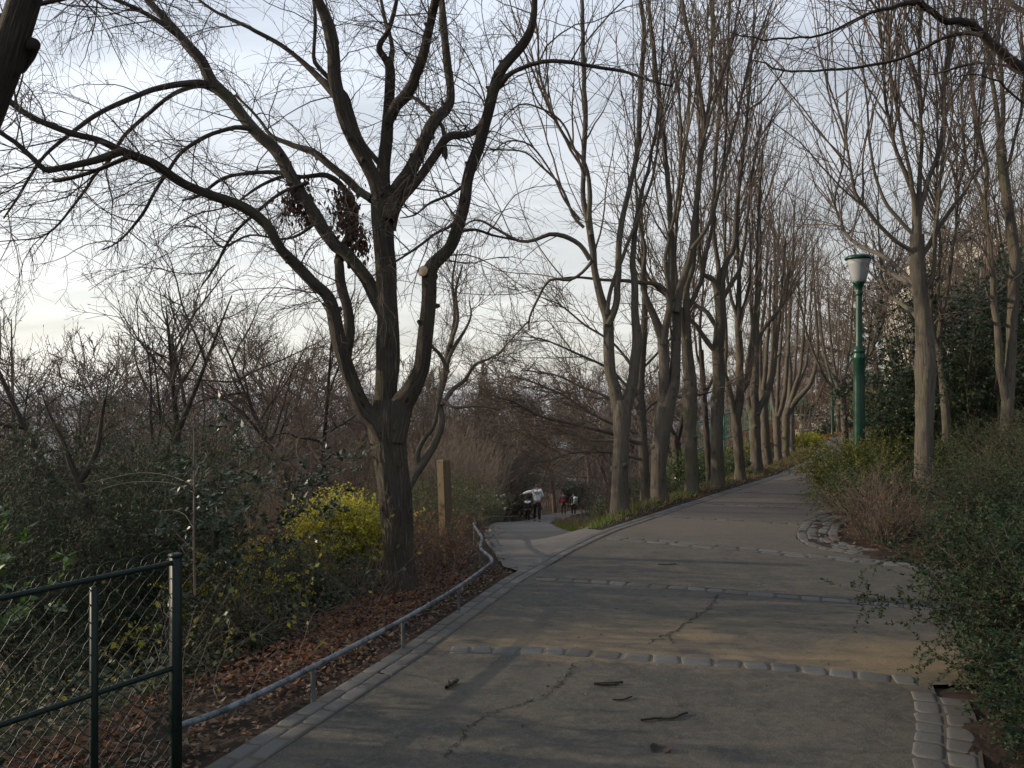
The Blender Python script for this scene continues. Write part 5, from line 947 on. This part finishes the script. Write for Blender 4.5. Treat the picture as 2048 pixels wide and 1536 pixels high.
def blades(name, x, y, hh, mat, seed, r=.003, bend=-.5):
    n = len(x); p = np.stack([x, y, H(x, y) - .03], 1); d = nrm(np.stack([g.normal(0, .35, n), g.normal(0, .35, n), np.ones(n)], 1))
    P, Rr = grow(g, p, d, hh * g.uniform(.5, 1.3, n), 4, .12, (0, 0, bend), np.full(n, r), np.full(n, r * .2)); m = MB(); m.tubes(P, Rr, 3); return kind(m.build(name, M[mat]), 'stuff')
def wedge(x, y): return (x > XPR(y) + .02 - .1 * np.sin(y * 3)) & (x < XL(y) - .1) & (y > 10.9)
x, y = scatter(g, 60000, .9, 9, 10.9, 24, lambda x, y: wedge(x, y) & ((x - XPR(y)) / np.maximum(XL(y) - XPR(y), .1) < g.uniform(.1, .95, len(x)))); blades('grass', x[:24000], y[:24000], .12, 'grass', 1, .006)
x, y = scatter(g, 14000, .9, 12, 12, 34, lambda x, y: wedge(x, y) & (np.abs((x - XPR(y)) - .9) < .9)); blades('dry_grass', x[:1500], y[:1500], .3, 'drygrass', 2, .006)
x, y = scatter(g, 9000, 1.0, 13, 11, 34, lambda x, y: (np.abs(x - XL(y) + .28) < .22 * g.uniform(0, 1, len(x)))); blades('verge_grass', x, y, .05, 'grass', 3, .007)
x, y = scatter(g, 60000, 1.5, 14, 12, 38, lambda x, y: (x < XL(y) - .3) & (x > XL(y) - 5) & (x > XPR(y) + .3)); k = (np.sin(x * 1.7 + y) + np.sin(y * 1.1 - x * .6)) > g.uniform(-1.5, 1.5, len(x)); blades('bank_grass', x[k][:14000], y[k][:14000], .11, 'grass', 4, .009); blades('bank_dry_grass', x[~k][:9000], y[~k][:9000], .14, 'drygrass', 5, .009); x, y = scatter(g, 22000, 1.5, 14, 12, 40, lambda x, y: (x < XL(y) - .1) & (x > XL(y) - g.gamma(2, 1.0, len(x))) & (x > XPR(y) + .3)); lay('bank_leaf_litter', x[:9000], y[:9000], .07, 'litter_red', .55, 9, .07, .4)
x, y = scatter(g, 26000, -6, -1.2, 2.2, 8, lambda x, y: (x < XL(y) - 1.15)); k = (np.sin(x * 2.3) + np.sin(y * 1.9 + x)) > g.uniform(-1.6, 1.2, len(x)); n = int(k.sum()); a = g.uniform(0, 6.3, n)
m = MB(); m.leaves(np.stack([x[k], y[k], H(x[k], y[k]) + g.gamma(1.6, .05, n)], 1), np.stack([np.cos(a), np.sin(a), g.normal(0, .3, n)], 1), g.uniform(.025, .06, n), .8, 3, .9); kind(m.build('ground_ivy', M['ivy']), 'stuff')
# thin brambles and wiry stems between fence and lime tree
x, y = scatter(g, 1500, -3.2, .4, 3.8, 11, lambda x, y: (x < XPL(y) - .45)); n = 220; x, y = x[:n], y[:n]; p = np.stack([x, y, H(x, y) - .03], 1); d = nrm(np.stack([g.normal(0, .5, n), g.normal(0, .4, n), np.ones(n)], 1))
m = MB(); P, Rr = grow(g, p, d, g.uniform(.35, 1.05, n), 10, .13, (0, 0, -.8), np.full(n, .0034), np.full(n, .0014)); m.tubes(P, Rr, 5); kind(m.build('bramble_undergrowth', M['twig_grey']), 'stuff')
b_, d_, rp, _ = spawn(g, P, Rr, 650, .3, 1, 60, 20); m = MB(); m.leaves(b_, d_, g.uniform(.03, .055, 650), .7, 8, .8); kind(m.build('bramble_leaf_cover', M['yellowgreen']), 'stuff')
x, y = scatter(g, 1200, -1.6, .5, 7, 12, lambda x, y: (x < XPL(y) - .3)); n = min(420, len(x)); x, y = x[:n], y[:n]; d = nrm(np.stack([g.normal(0, .35, n), g.normal(0, .35, n), np.ones(n)], 1))
m = MB(); P, Rr = grow(g, np.stack([x, y, H(x, y) - .03], 1), d, g.uniform(.25, .6, n), 7, .12, (0, 0, -.3), np.full(n, .0035), np.full(n, .0015)); m.tubes(P, Rr, 4); kind(m.build('dead_stem_undergrowth', M['twig_red']), 'stuff')
# the brown thicket that covers the slope beyond
def thicket(name, n, px0, px1, y0, y1, l0, l1, r, mat, seed):
    g = R(seed); Y_ = g.uniform(y0, y1, n); X_ = (g.uniform(px0, px1, n) - 1024) / F * Y_; k = (X_ < XPL(Y_) - .8) | (X_ > XPR(Y_) + .8); X_, Y_ = X_[k], Y_[k]; n = len(X_)
    d = nrm(np.stack([g.normal(0, .22, n), g.normal(0, .22, n), np.ones(n)], 1)); m = MB(); P, Rr = grow(g, np.stack([X_, Y_, H(X_, Y_) - .1], 1), d, g.uniform(l0, l1, n), 9, .07, (0, 0, .1), np.full(n, r), np.full(n, r * .3)); m.tubes(P, Rr, 4)
    m.tubes(*(lambda b, d, rp, _: grow(g, b, d, g.uniform(.3, .9, len(b)), 5, .14, (0, 0, .3), np.full(len(b), r * .5), np.full(len(b), r * .22)))(*spawn(g, P, Rr, n * 5, .2, 1, 35, 12)), 3)
    return kind(m.build(name, M[mat]), 'stuff')
thicket('thicket', 1500, 815, 1010, 26, 40, 2.2, 4.2, .012, 'twig_tan', 1)
thicket('thicket_undergrowth', 1500, 250, 800, 18, 34, 1.6, 3.4, .011, 'twig_brown', 2)
thicket('valley_undergrowth', 1500, 0, 1250, 40, 75, 2.5, 5.0, .024, 'twig_red', 3)
thicket('bank_undergrowth', 800, 1270, 1620, 34, 70, 2.0, 4.5, .02, 'twig_brown', 4)
# far-off wood on the valley sides, read as one mass
g = R(500); n = 130; Y_ = g.uniform(95, 320, n); X_ = (g.uniform(-150, 1900, n) - 1024) / F * Y_; k = (Y_ < 200) | (X_ < 0); X_, Y_ = X_[k], Y_[k]; n = len(X_); m = MB(); z = H(X_, Y_)
P, Rr = grow(g, np.stack([X_, Y_, z - .2], 1), np.tile([0, 0, 1.], (n, 1)) + g.normal(0, .05, (n, 3)), g.uniform(7, 12, n), 10, .05, (0, 0, 0), np.full(n, .22), np.full(n, .05)); m.tubes(P, Rr, 5)
P1, R1_ = levels(g, m, P, Rr, [(n * 14, .15, 1, 45, 12, 2.5, 5, 8, .1, (0, 0, .4), .11, .03, 4, (0, 0, 0)), (n * 90, .15, 1, 42, 12, .9, 2.6, 5, .14, (0, 0, .3), .05, .02, 3, (0, 0, 0)), (n * 330, .1, 1, 42, 12, .4, 1.1, 4, .15, (0, 0, .2), .03, .018, 3, (0, 0, 0))]); kind(m.build('far_wood', M['twig_brown']), 'stuff')
# ------------------------------------------------------------------ built objects
def lamp(X_, Y_, top, base_z, label):
    b = np.array([X_, Y_, base_z]); t = empty('lamp_post', b, label, 'lamp post', 'green lamp posts'); H_ = top - base_z
    z = lambda py: EYE - (py - 780) / F * 14.3 - (EYE - (515 - 780) / F * 14.3) + H_      # measured on the near post
    m = MB(); m.lathe(b, [(.0, -.1), (.118, -.1), (.118, .10), (.102, .14), (.101, .5), (.098, z(760)), (.096, z(722)), (.112, z(718)), (.114, z(712)), (.100, z(709)), (.100, z(706)), (.110, z(704)), (.108, z(699)), (.064, z(694)), (.060, z(690)), (.058, z(640)), (.053, z(590))], 28); m.build('pole', M['green_paint'], t)
    m = MB(); m.lathe(b, [(.053, z(592)), (.066, z(590)), (.067, z(586)), (.054, z(583)), (.056, z(578)), (.085, z(570)), (.112, z(566)), (.112, z(564)), (.0, z(564))], 28); m.build('collar', M['green_paint'], t)
    m = MB(); m.lathe(b, [(.02, z(565)), (.105, z(565)), (.125, z(560)), (.15, z(548)), (.176, z(530)), (.208, z(519.5)), (.205, z(519.5)), (.172, z(530)), (.145, z(548)), (.12, z(560)), (.02, z(563.5))], 32); m.build('lamp_glass', M['glass'], t)
    m = MB(); m.lathe(b, [(0, z(563)), (.03, z(563)), (.035, z(545)), (.03, z(528)), (0, z(524))], 16); m.build('bulb', M['bulb'], t)
    m = MB(); m.lathe(b, [(.0, z(520)), (.235, z(519.3)), (.248, z(518)), (.246, z(515)), (.20, z(511.5)), (.10, z(510)), (0, z(509.5))], 32); m.build('lid', M['green_paint'], t)
    return t
zt = W(1718, 515, 14.3); lamp(zt[0], 14.3, zt[2], float(H(zt[0], 14.3)), 'tall bottle-green lamp post with frosted bowl, rising from the shrubs')
zt = W(1665, 757, 53.0); lamp(zt[0], 53.0, zt[2], float(H(zt[0], 53)), 'distant lamp post in front of the orange leafy slope')
# low tubular rail
t = empty('low_rail', G(-1.05, 4.2), 'low worn metal rail on short posts, curving along both path edges', 'railing')
pts = [(-1.50, 3.46, .10), (-1.33, 3.75, .085), (-1.06, 4.42, .065), (-.77, 5.2, .045), (-.46, 6.2, .012), (-.23, 7.15, -.015), (-.19, 7.42, -.022), (-.235, 7.7, -.032), (-.33, 8.15, -.05)]
for Y_ in (8.7, 9.4, 10.5, 12, 14, 16.5, 19, 22, 25, 28, 31, 34, 37): pts.append((float(XPL(Y_)) - .17, Y_, float(ZLP(Y_)) + .235))
o = spline([(*p, .0155) for p in pts], .05); m = MB(); m.tubes(o[:, :3], o[:, 3], 14, 0, cap=True); m.build('rail', M['rail'], t)
def rpost(p):
    zg = float(H(p[0], p[1])) - .25; m = MB(); m.tubes(np.array([[(p[0], p[1], zg), (p[0], p[1], p[2])]]), np.array([[.0135, .0135]]), 8); m.build('post', M['rail_post'], t)
for px in (632, 803, 918):
    k = np.argmin(np.abs(1024 + F * o[:300, 0] / o[:300, 1] - px) + (o[:300, 1] > 7.3) * 1e3); rpost(o[k])
for Y_ in np.concatenate([[8.3, 9.4, 10.6], np.arange(12, 36.5, .95)]):
    k = np.argmin(np.abs(o[:, 1] - Y_) + (o[:, 0] > 0) * (o[:, 1] < 9) * 9); rpost(o[k])
# wire fence at the lower left
A = np.array([-1.475, 3.42]); D = nrm(np.array([-.36, -.55])); t = empty('wire_fence', G(*A), 'dark green wire mesh fence with wavy looped top, lower left corner', 'fence')
def fp(s, z): return np.array([A[0] + D[0] * s, A[1] + D[1] * s, z])
m = MB(); m.box((*A, .21), (.019, .019, .66), math.atan2(D[1], D[0]), .006); m.box((*A, .876), (.022, .022, .008), math.atan2(D[1], D[0]), .004); m.build('post', M['dark_green_paint'], t)
for s_ in (.36, 1.6):
    m = MB(); q = fp(s_, 0); m.box((q[0], q[1], .17), (.012, .012, .645), math.atan2(D[1], D[0]), .005); m.build('post', M['dark_green_paint'], t)
for z_ in (.845, .385): m = MB(); m.tubes(np.array([[fp(-.02, z_), fp(1.2, z_ - .003), fp(2.6, z_ - .006)]]), np.full((1, 3), .0115), 10); m.build('rail', M['dark_green_paint'], t)
m = MB(); zz = np.linspace(-.22, .868, 44); sp = .062; P = []
for k in range(-18, 43):
    for sg in (1, -1):
        s_ = k * sp + sg * (zz - .868) * .95 + .006 * np.sin(zz * 72 + k); ok = (s_ > 0) & (s_ < 2.6)
        if ok.sum() < 4: continue
        z2, s2 = zz[ok], s_[ok]; q = np.stack([A[0] + D[0] * s2 - D[1] * (.003 * sg + .006 * np.sin(z2 * 72)), A[1] + D[1] * s2 + D[0] * (.003 * sg + .006 * np.sin(z2 * 72)), z2], 1)
        m.tubes(q, np.full(len(q), .0019), 5)
th = np.linspace(0, math.pi, 9)
for k in range(0, 42):
    s2 = k * sp + .05 - .05 * np.cos(th); q = np.stack([A[0] + D[0] * s2, A[1] + D[1] * s2, .86 + .042 * np.sin(th)], 1); m.tubes(q, np.full(9, .0016), 5)
m.build('wire_mesh', M['wire'], t)
# wooden post
b = at(893, 8.9); t = empty('wooden_post', b, 'weathered square wooden post standing alone in russet shrub', 'post'); m = MB(); tp = W(887, 922, 8.9); bt = W(896, 1075, 8.9); bt[2] = b[2] - .2
m.tubes(np.array([[bt, (bt + tp) / 2, tp]]), np.full((1, 3), .078), 4, 0); q = tp - b; m.tubes(np.array([[tp, tp + (0, 0, .012)]]), np.array([[.078, .06]]), 4, 0, cap=True); m.build('shaft', M['post_wood'], t, smooth=False)
# fallen sticks on the path
def stick(pts, r, label, fork=None):
    q = [np.array([*hit(a, b)]) + (0, 0, r * .8 + .004) for a, b in pts]; t = spline([(*p, r * (1 - .35 * abs(i / (len(q) - 1) - .4))) for i, p in enumerate(q)], .02); m = MB(); m.tubes(t[:, :3], t[:, 3], 7, .18, int(pts[0][0]), cap=True)
    for f in fork or ():
        u = spline([(*(np.array(hit(a, b)) + (0, 0, r * 1.2 + .004)), r * .6) for a, b in f], .02); m.tubes(u[:, :3], u[:, 3], 6, .2, 3, cap=True)
    ob = m.build('fallen_stick', M['stick']); c = Vector(np.mean(t[:, :3], 0)); ob.data.transform(__import__('mathutils').Matrix.Translation(-c)); ob.location = c
    return tag(ob, label, 'stick', 'sticks fallen on the path')
stick([(893, 1380), (902, 1374), (915, 1367)], .012, 'stubby forked twig lying left of the path crack', [[(900, 1375), (897, 1368)], [(908, 1370), (914, 1373)]])
stick([(1188, 1373), (1212, 1372), (1246, 1370)], .009, 'short chunky strip of bark lying mid-path near the sett band', [[(1200, 1374), (1236, 1374)]])
stick([(1282, 1444), (1310, 1443), (1345, 1440), (1362, 1436), (1375, 1430)], .007, 'long thin curved stick lying nearest the camera')
stick([(1316, 1130), (1335, 1131), (1352, 1129)], .006, 'small thin twig on the far grey stretch of path')
stick([(1225, 1404), (1246, 1402), (1264, 1398)], .005, 'thin short twig below the strip of bark')
ob = MB(); q = hit(1321, 1502); g = R(6); a = np.linspace(0, 2 * math.pi, 13)[:-1]
rr = np.array([.045, .04, .03, .036, .04, .034, .042, .046, .036, .03, .038, .044]); v = np.stack([np.cos(a) * rr * 1.2, np.sin(a) * rr, .010 + .012 * np.cos(a * 2 + .5) + .008 * np.sin(a)], 1); ob.add(np.concatenate([v, [[0, 0, .004]]]), np.array([(i, (i + 1) % 12, 12) for i in range(12)])); ob = ob.build('dead_leaf', M['stick']); ob.location = q + (0, 0, .004); tag(ob, 'curled dark dead leaf on the path at the bottom', 'leaf')
# stone pedestal with planting, stair railing and far pole
b = at(1604, 38); t = empty('stone_pedestal', b, 'pale stone pedestal with potted plants at the end of the row', 'pedestal'); m = MB(); z0 = b[2]; m.box((b[0], b[1], z0 + .25), (.34, .34, .5), .3, .02); m.box((b[0], b[1], z0 + .79), (.38, .38, .04), .3, .01); m.build('base', M['stone'], t)
m = MB(); m.lathe((b[0], b[1], z0 + .83), [(0, 0), (.16, 0), (.12, .08), (.10, .3), (.2, .42), (.34, .6), (.38, .74), (.34, .74), (.3, .66), (0, .64)], 20); m.build('urn', M['stone'], t)
m = MB(); g = R(8); n = 900; p = np.array([b[0], b[1], z0 + 1.75]) + g.normal(0, 1, (n, 3)) * (.34, .3, .2); m.leaves(p, g.normal(0, 1, (n, 3)), g.uniform(.08, .16, n), .5, 2); m.build('foliage', M['laurel'], t)
S('yellow_shrub', 'yellow-leaved shrub at the foot of the stone pedestal', 'shrub', 360, at(1612, 36.5), .5, .5, .45, 'yellow', 'twig_brown', 26, 380, (.2, .5), 14, (.06, .12), .5, -.1, .5, .1)
t = empty('stair_railing', at(1500, 34), 'teal green metal railing climbing behind the row of pollards', 'railing'); p0, p1 = W(1385, 903, 27), W(1612, 812, 44); n = 26
for dz in (0, .95):
    q = np.stack([p0 + (p1 - p0) * u + (0, 0, dz) for u in np.linspace(0, 1, 6)]); m = MB(); m.tubes(q, np.full(6, .032), 8); m.build('rail', M['teal_paint'], t)
m = MB()
for i in range(n * 3): q = p0 + (p1 - p0) * i / (n * 3); m.tubes(np.array([[q, q + (0, 0, .95)]]), np.full((1, 2), .009), 4)
m.build('balusters', M['teal_paint'], t)
for i in range(0, n + 1, 5):
    q = p0 + (p1 - p0) * i / n; m = MB(); m.tubes(np.array([[(q[0], q[1], float(H(q[0], q[1])) - .2), q + (0, 0, 1.0)]]), np.full((1, 2), .035), 8); m.build('post', M['teal_paint'], t)
b = at(1632, 66); t = empty('lamp_post', b, 'thin pale pole with white foot left of the distant lamp', 'pole'); m = MB(); m.lathe(b, [(.045, -.1), (.045, hgt(b, 690)), (0, hgt(b, 690))], 10); m.build('pole', M['stone'], t); m = MB(); zq = hgt(b, 783); m.lathe(b, [(.05, zq - .15), (.16, zq - .12), (.2, zq), (.12, zq + .14), (.05, zq + .2)], 12); m.build('collar', M['white_wall'], t)
# pale apartment building behind the trees on the right
bx0, bx1, Yb_ = 27.6, 46.0, 46.0; zb = float(H(30, 46)); t = empty('apartment_building', (bx0, Yb_, zb), 'pale stepped apartment building behind the right-hand trees', 'building'); g = R(12)
flr = [EYE - (py - 780) / F * Yb_ for py in (900, 800, 735, 668, 602, 535, 468)]
for i in range(6):
    x0 = bx0 + (0, 0, 0, 0, .3, 1.6)[i]; z0, z1 = flr[i], flr[i + 1]
    m = MB(); m.box(((x0 + bx1) / 2, Yb_ + 6, (z0 + z1) / 2), ((bx1 - x0) / 2, 6, (z1 - z0) / 2 - .003)); m.build('storey', M['white_wall'], t)
    m = MB(); m.box(((x0 + bx1) / 2 - .1, Yb_ - .45, z1 - .12), ((bx1 - x0) / 2, .46, .1), 0, .02); s_ = m.build('balcony_slab', M['concrete'], t)
    m = MB(); m.box(((x0 + bx1) / 2 - .1, Yb_ - .86, z1 + .28), ((bx1 - x0) / 2, .04, .3)); m.build('parapet', M['white_wall'], s_)
    for k in range(6):
        xw = x0 + 1.4 + k * 2.9; m = MB(); m.box((xw, Yb_ - .015, z0 + 1.05), (.75, .03, .8)); f = m.build('window', M['concrete'], t); m = MB(); m.box((xw, Yb_ - .05, z0 + 1.05), (.66, .012, .71)); m.build('pane', M['window'], f)
m = MB(); m.box(((bx0 + 1.6 + bx1) / 2, Yb_ + 6, flr[6] + .12), ((bx1 - bx0 - 1.6) / 2 + .15, 6.2, .12), 0, .02); m.build('roof', M['concrete'], t)
# garden wall at the top of the slope
b = at(1705, 84); t = empty('garden_wall', b, 'low pale garden wall at the top of the orange slope', 'wall'); m = MB(); m.box((b[0], b[1], b[2] + 1.3), (4.5, .2, 2.4), .1, .03); m.build('wall', M['white_wall'], t); m = MB(); m.box((b[0], b[1], b[2] + 3.76), (4.6, .26, .06), .1, .02); m.build('coping', M['concrete'], t)
# the city far below on the plain: one mass of small pale blocks
g = R(21); n = 2600; D_ = 1000 * np.exp(g.uniform(0, 2.3, n)); pxs = g.uniform(-500, 1300, n); m = MB()
for d_, px in zip(D_, pxs):
    s_ = g.uniform(6, 16) * (1 + d_ / 6000); h_ = g.uniform(4, 10) * (1 + (g.uniform() < .03) * 1.3); X_ = (px - 1024) / F * d_; m.box((X_, d_, -62 + h_ - 1), (s_, s_ * .7, h_ + 1), g.uniform(0, 3))
t_ = NT('city_wall'); t_.pbr(t_.ramp(t_.n('ShaderNodeNewGeometry').outputs['Random Per Island'], [(0, (.16, .16, .17)), (.5, (.28, .28, .28)), (1, (.42, .41, .39))]), .9); M['city'] = t_.m
kind(m.build('city', M['city'], smooth=False), 'stuff')
# ------------------------------------------------------------------ people
def skin(name, nodes, edges, mat, parent, sub=2):
    """a continuous body grown over a skeleton: nodes (x, y, z, rx, ry)"""
    me = bpy.data.meshes.new(name); o0 = np.array(parent.location)
    me.from_pydata([tuple(np.array(n[:3])) for n in nodes], edges, []); o = bpy.data.objects.new(name, me); COL.objects.link(o)
    o.modifiers.new('skin', 'SKIN'); sv_ = me.skin_vertices[0].data
    for i, n in enumerate(nodes): sv_[i].radius = (n[3], n[4] if len(n) > 4 else n[3]); sv_[i].use_root = (i == 0)
    s = o.modifiers.new('smooth', 'SUBSURF'); s.levels = sub; s.render_levels = sub; o.parent = parent; me.materials.append(mat); return o
def body(t, s, armL, armR, stride, fw, mats, jacket=1.0, hood=None, hair=True, bun=False):
    """standing or walking figure, back to the camera (it faces +y); s scales a 1.66 m adult; joints in local metres"""
    def v(*n): return tuple(x * s for x in n)
    z_h, z_s = .88, 1.36
    head = [(0, 0, z_h, .135, .10), (0, 0, 1.08, .12, .085), (0, 0, 1.28, .15, .095), (0, .0, 1.40, .055, .05), (0, .01, 1.46, .05, .05), (0, .02, 1.53, .085, .098), (0, .025, 1.62, .07, .08)]
    nodes = [v(*n) for n in head]; edges = [(i, i + 1) for i in range(6)]
    feet = []
    for sg, st in ((-1, stride), (1, -stride)):
        i = len(nodes); nodes += [v(sg * .09, 0, z_h - .06, .085, .085), v(sg * .095, st * .45 + .03, .48, .056, .06), v(sg * .095, st - .02, .10, .036, .042), v(sg * .095, st - .02, .05, .035, .045), v(sg * .10, st + .12, .035, .038, .026)]
        edges += [(0, i), (i, i + 1), (i + 1, i + 2), (i + 2, i + 3), (i + 3, i + 4)]; feet.append((sg * .095, st))
    hands = []
    for sg, arm in ((-1, armL), (1, armR)):
        i = len(nodes); el, wr = arm; nodes += [v(sg * .17, 0, z_s - .02, .055, .055), v(*el, .04, .04), v(*wr, .027, .027)]; edges += [(2, i), (i, i + 1), (i + 1, i + 2)]
        d = nrm((np.array(wr) - np.array(el))[None])[0]; pm = np.array(wr) + d * .08; j = len(nodes); nodes.append(v(*pm, .036, .018)); edges.append((i + 2, j)); side = nrm(np.cross(d, (0, 0, 1.0))[None] + 1e-6)[0]; upv = np.cross(side, d)
        for q, (of, ln) in enumerate(((-.028, .07), (-.010, .082), (.010, .078), (.027, .06))):
            a = pm + side * of + d * .03; k = len(nodes); nodes += [v(*a, .009, .009), v(*(a + d * ln * .6 - upv * .012), .0085, .0085), v(*(a + d * ln - upv * .03), .007, .007)]; edges += [(j, k), (k, k + 1), (k + 1, k + 2)]
        a = np.array(wr) + d * .045 + side * -.03; k = len(nodes); nodes += [v(*a, .011, .011), v(*(a + d * .04 - side * .03), .009, .009)]; edges += [(j, k), (k, k + 1)]
    skin('body', nodes, edges, mats['skin'], t)
    # nose, ears on the far side of the head
    m = MB()
    # trousers, jacket, shoes, hair over it
    tn = [v(0, 0, z_h + .03, .155, .12), v(0, 0, z_h - .04, .15, .12)]; te = [(0, 1)]
    for k, (sg, st) in enumerate(((-1, stride), (1, -stride))):
        i = len(tn); tn += [v(sg * .09, 0, z_h - .12, .10, .105), v(sg * .095, st * .45 + .03, .48, .07, .075), v(sg * .095, st - .02, .11, .055, .06)]; te += [(1, i), (i, i + 1), (i + 1, i + 2)]
    skin('trousers', tn, te, mats['trousers'], t)
    jn = [v(0, 0, z_h + .0, .175 * jacket, .14 * jacket), v(0, 0, 1.05, .165 * jacket, .135 * jacket), v(0, 0, 1.27, .18 * jacket, .14 * jacket), v(0, 0, 1.39, .09, .085)]; je = [(0, 1), (1, 2), (2, 3)]
    for sg, arm in ((-1, armL), (1, armR)):
        i = len(jn); jn += [v(sg * .18, 0, z_s - .03, .08, .08), v(*arm[0], .065, .065), v(*arm[1], .05, .05)]; je += [(2, i), (i, i + 1), (i + 1, i + 2)]
    skin('jacket', jn, je, mats['jacket'], t)
    for sg, st in feet:
        skin('shoe', [v(sg, st - .05, .055, .05, .05), v(sg, st + .03, .05, .048, .045), v(sg, st + .14, .035, .045, .03)], [(0, 1), (1, 2)], mats['shoe'], t)
    if hair:
        hn = [v(0, -.01, 1.50, .08, .085), v(0, -.005, 1.58, .098, .105), v(0, .02, 1.655, .06, .07)]; he = [(0, 1), (1, 2)]
        if bun: hn += [v(-.005, -.06, 1.70, .05, .05)]; he += [(2, 3)]
        skin('hair', hn, he, mats['hair'], t)
    if hood is not None:
        a = np.linspace(0, 2 * math.pi, 13)[:-1]; o = np.stack([.155 * np.cos(a) * s, (-.05 + .12 * np.sin(a)) * s, (1.375 + .05 * np.cos(a * 2) * .4 + (np.sin(a) < 0) * -.02) * s], 1)
        P = np.concatenate([o, o[:2]]); m = MB(); m.tubes(P, np.full(14, .062 * s), 10, .06, 2); h_ = m.build('hood_trim', hood, None); h_.parent = t
def mt(**k): return {a: M[b] for a, b in k.items()}
b = hit(1074, 1043, 20, 50); Yp = b[1]; b = at(1074, 34.0); t = empty('person', b, 'person in short white padded jacket and black trousers, one arm stretched out left', 'person', 'people walking down the side path'); 
body(t, 1.0, ((-.38, .06, 1.30), (-.60, .12, 1.22)), ((.25, .05, 1.10), (.16, .24, 1.02)), .16, 0, mt(skin='skin', trousers='fab_black', jacket='fab_white', shoe='fab_black', hair='hair'), 1.06, M['fab_fur'], True, True); t.rotation_euler.z = rad(3)
b = at(1055, 34.0); t = empty('person', b, 'small child in dark olive coat with white furry hood beside the white jacket', 'person', 'people walking down the side path')
body(t, .64, ((-.23, .04, 1.08), (-.22, .16, .90)), ((.23, .04, 1.08), (.22, .16, .90)), .14, 0, mt(skin='skin', trousers='fab_black', jacket='fab_olive', shoe='rubber', hair='hair'), 1.3, M['fab_fur'])
b = at(1127, 54.0); t = empty('person', b, 'person in maroon top with dark and red backpack further down the path', 'person', 'people walking down the side path')
body(t, 1.0, ((-.26, .02, 1.10), (-.26, .12, .88)), ((.26, .02, 1.10), (.26, .12, .88)), .15, 0, mt(skin='skin', trousers='fab_brown', jacket='fab_maroon', shoe='rubber', hair='hair'), 1.1)
k = empty('backpack', b + (0, -.2, 1.0), 'dark grey backpack with red pocket on the maroon-clad walker', 'backpack'); m = MB(); m.box(tuple(b + (0, -.24, 1.18)), (.17, .09, .24), 0, .05); m.build('bag_body', M['fab_grey'], k); m = MB(); m.box(tuple(b + (0, -.35, 1.08)), (.12, .035, .12), 0, .02); m.build('pocket', M['fab_red'], k)
for sg in (-1, 1): m = MB(); m.tubes(np.array([[b + (sg * .1, -.16, 1.38), b + (sg * .11, -.06, 1.44), b + (sg * .12, .1, 1.40), b + (sg * .13, .14, 1.2)]]), np.full((1, 4), .018), 6); m.build('strap', M['fab_grey'], k)
b = at(1147, 55.0); t = empty('person', b, 'person in dark clothes with pale mint bag right of the backpacker', 'person', 'people walking down the side path')
body(t, .98, ((-.26, .02, 1.10), (-.26, .12, .88)), ((.26, .02, 1.10), (.26, .12, .88)), .12, 0, mt(skin='skin', trousers='fab_black', jacket='fab_grey', shoe='rubber', hair='hair'), 1.1)
k = empty('bag', b + (.1, -.2, 1.0), 'pale mint bag hanging on the dark-clad walker\'s back', 'bag'); m = MB(); m.box(tuple(b + (.12, -.25, 1.12)), (.15, .08, .26), 0, .05); m.build('bag_body', M['fab_mint'], k); m = MB(); m.box(tuple(b + (.12, -.345, 1.28)), (.13, .012, .09), 0, .01); m.build('flap', M['fab_white'], k)
# ------------------------------------------------------------------ the air: a thin even haze round the whole scene
hb = MB(); hb.box((0, 2000, -15), (15000, 19000, 49)); hz = hb.build('haze', None, smooth=False); hz['kind'] = 'stuff'
t = NT('haze_air'); pv = t.n('ShaderNodeVolumePrincipled'); pv.inputs['Color'].default_value = (.86, .91, 1, 1); pv.inputs['Density'].default_value = .00012; pv.inputs['Anisotropy'].default_value = .3
t.l(pv.outputs[0], t.out.inputs['Volume']); hz.data.materials.append(t.m)
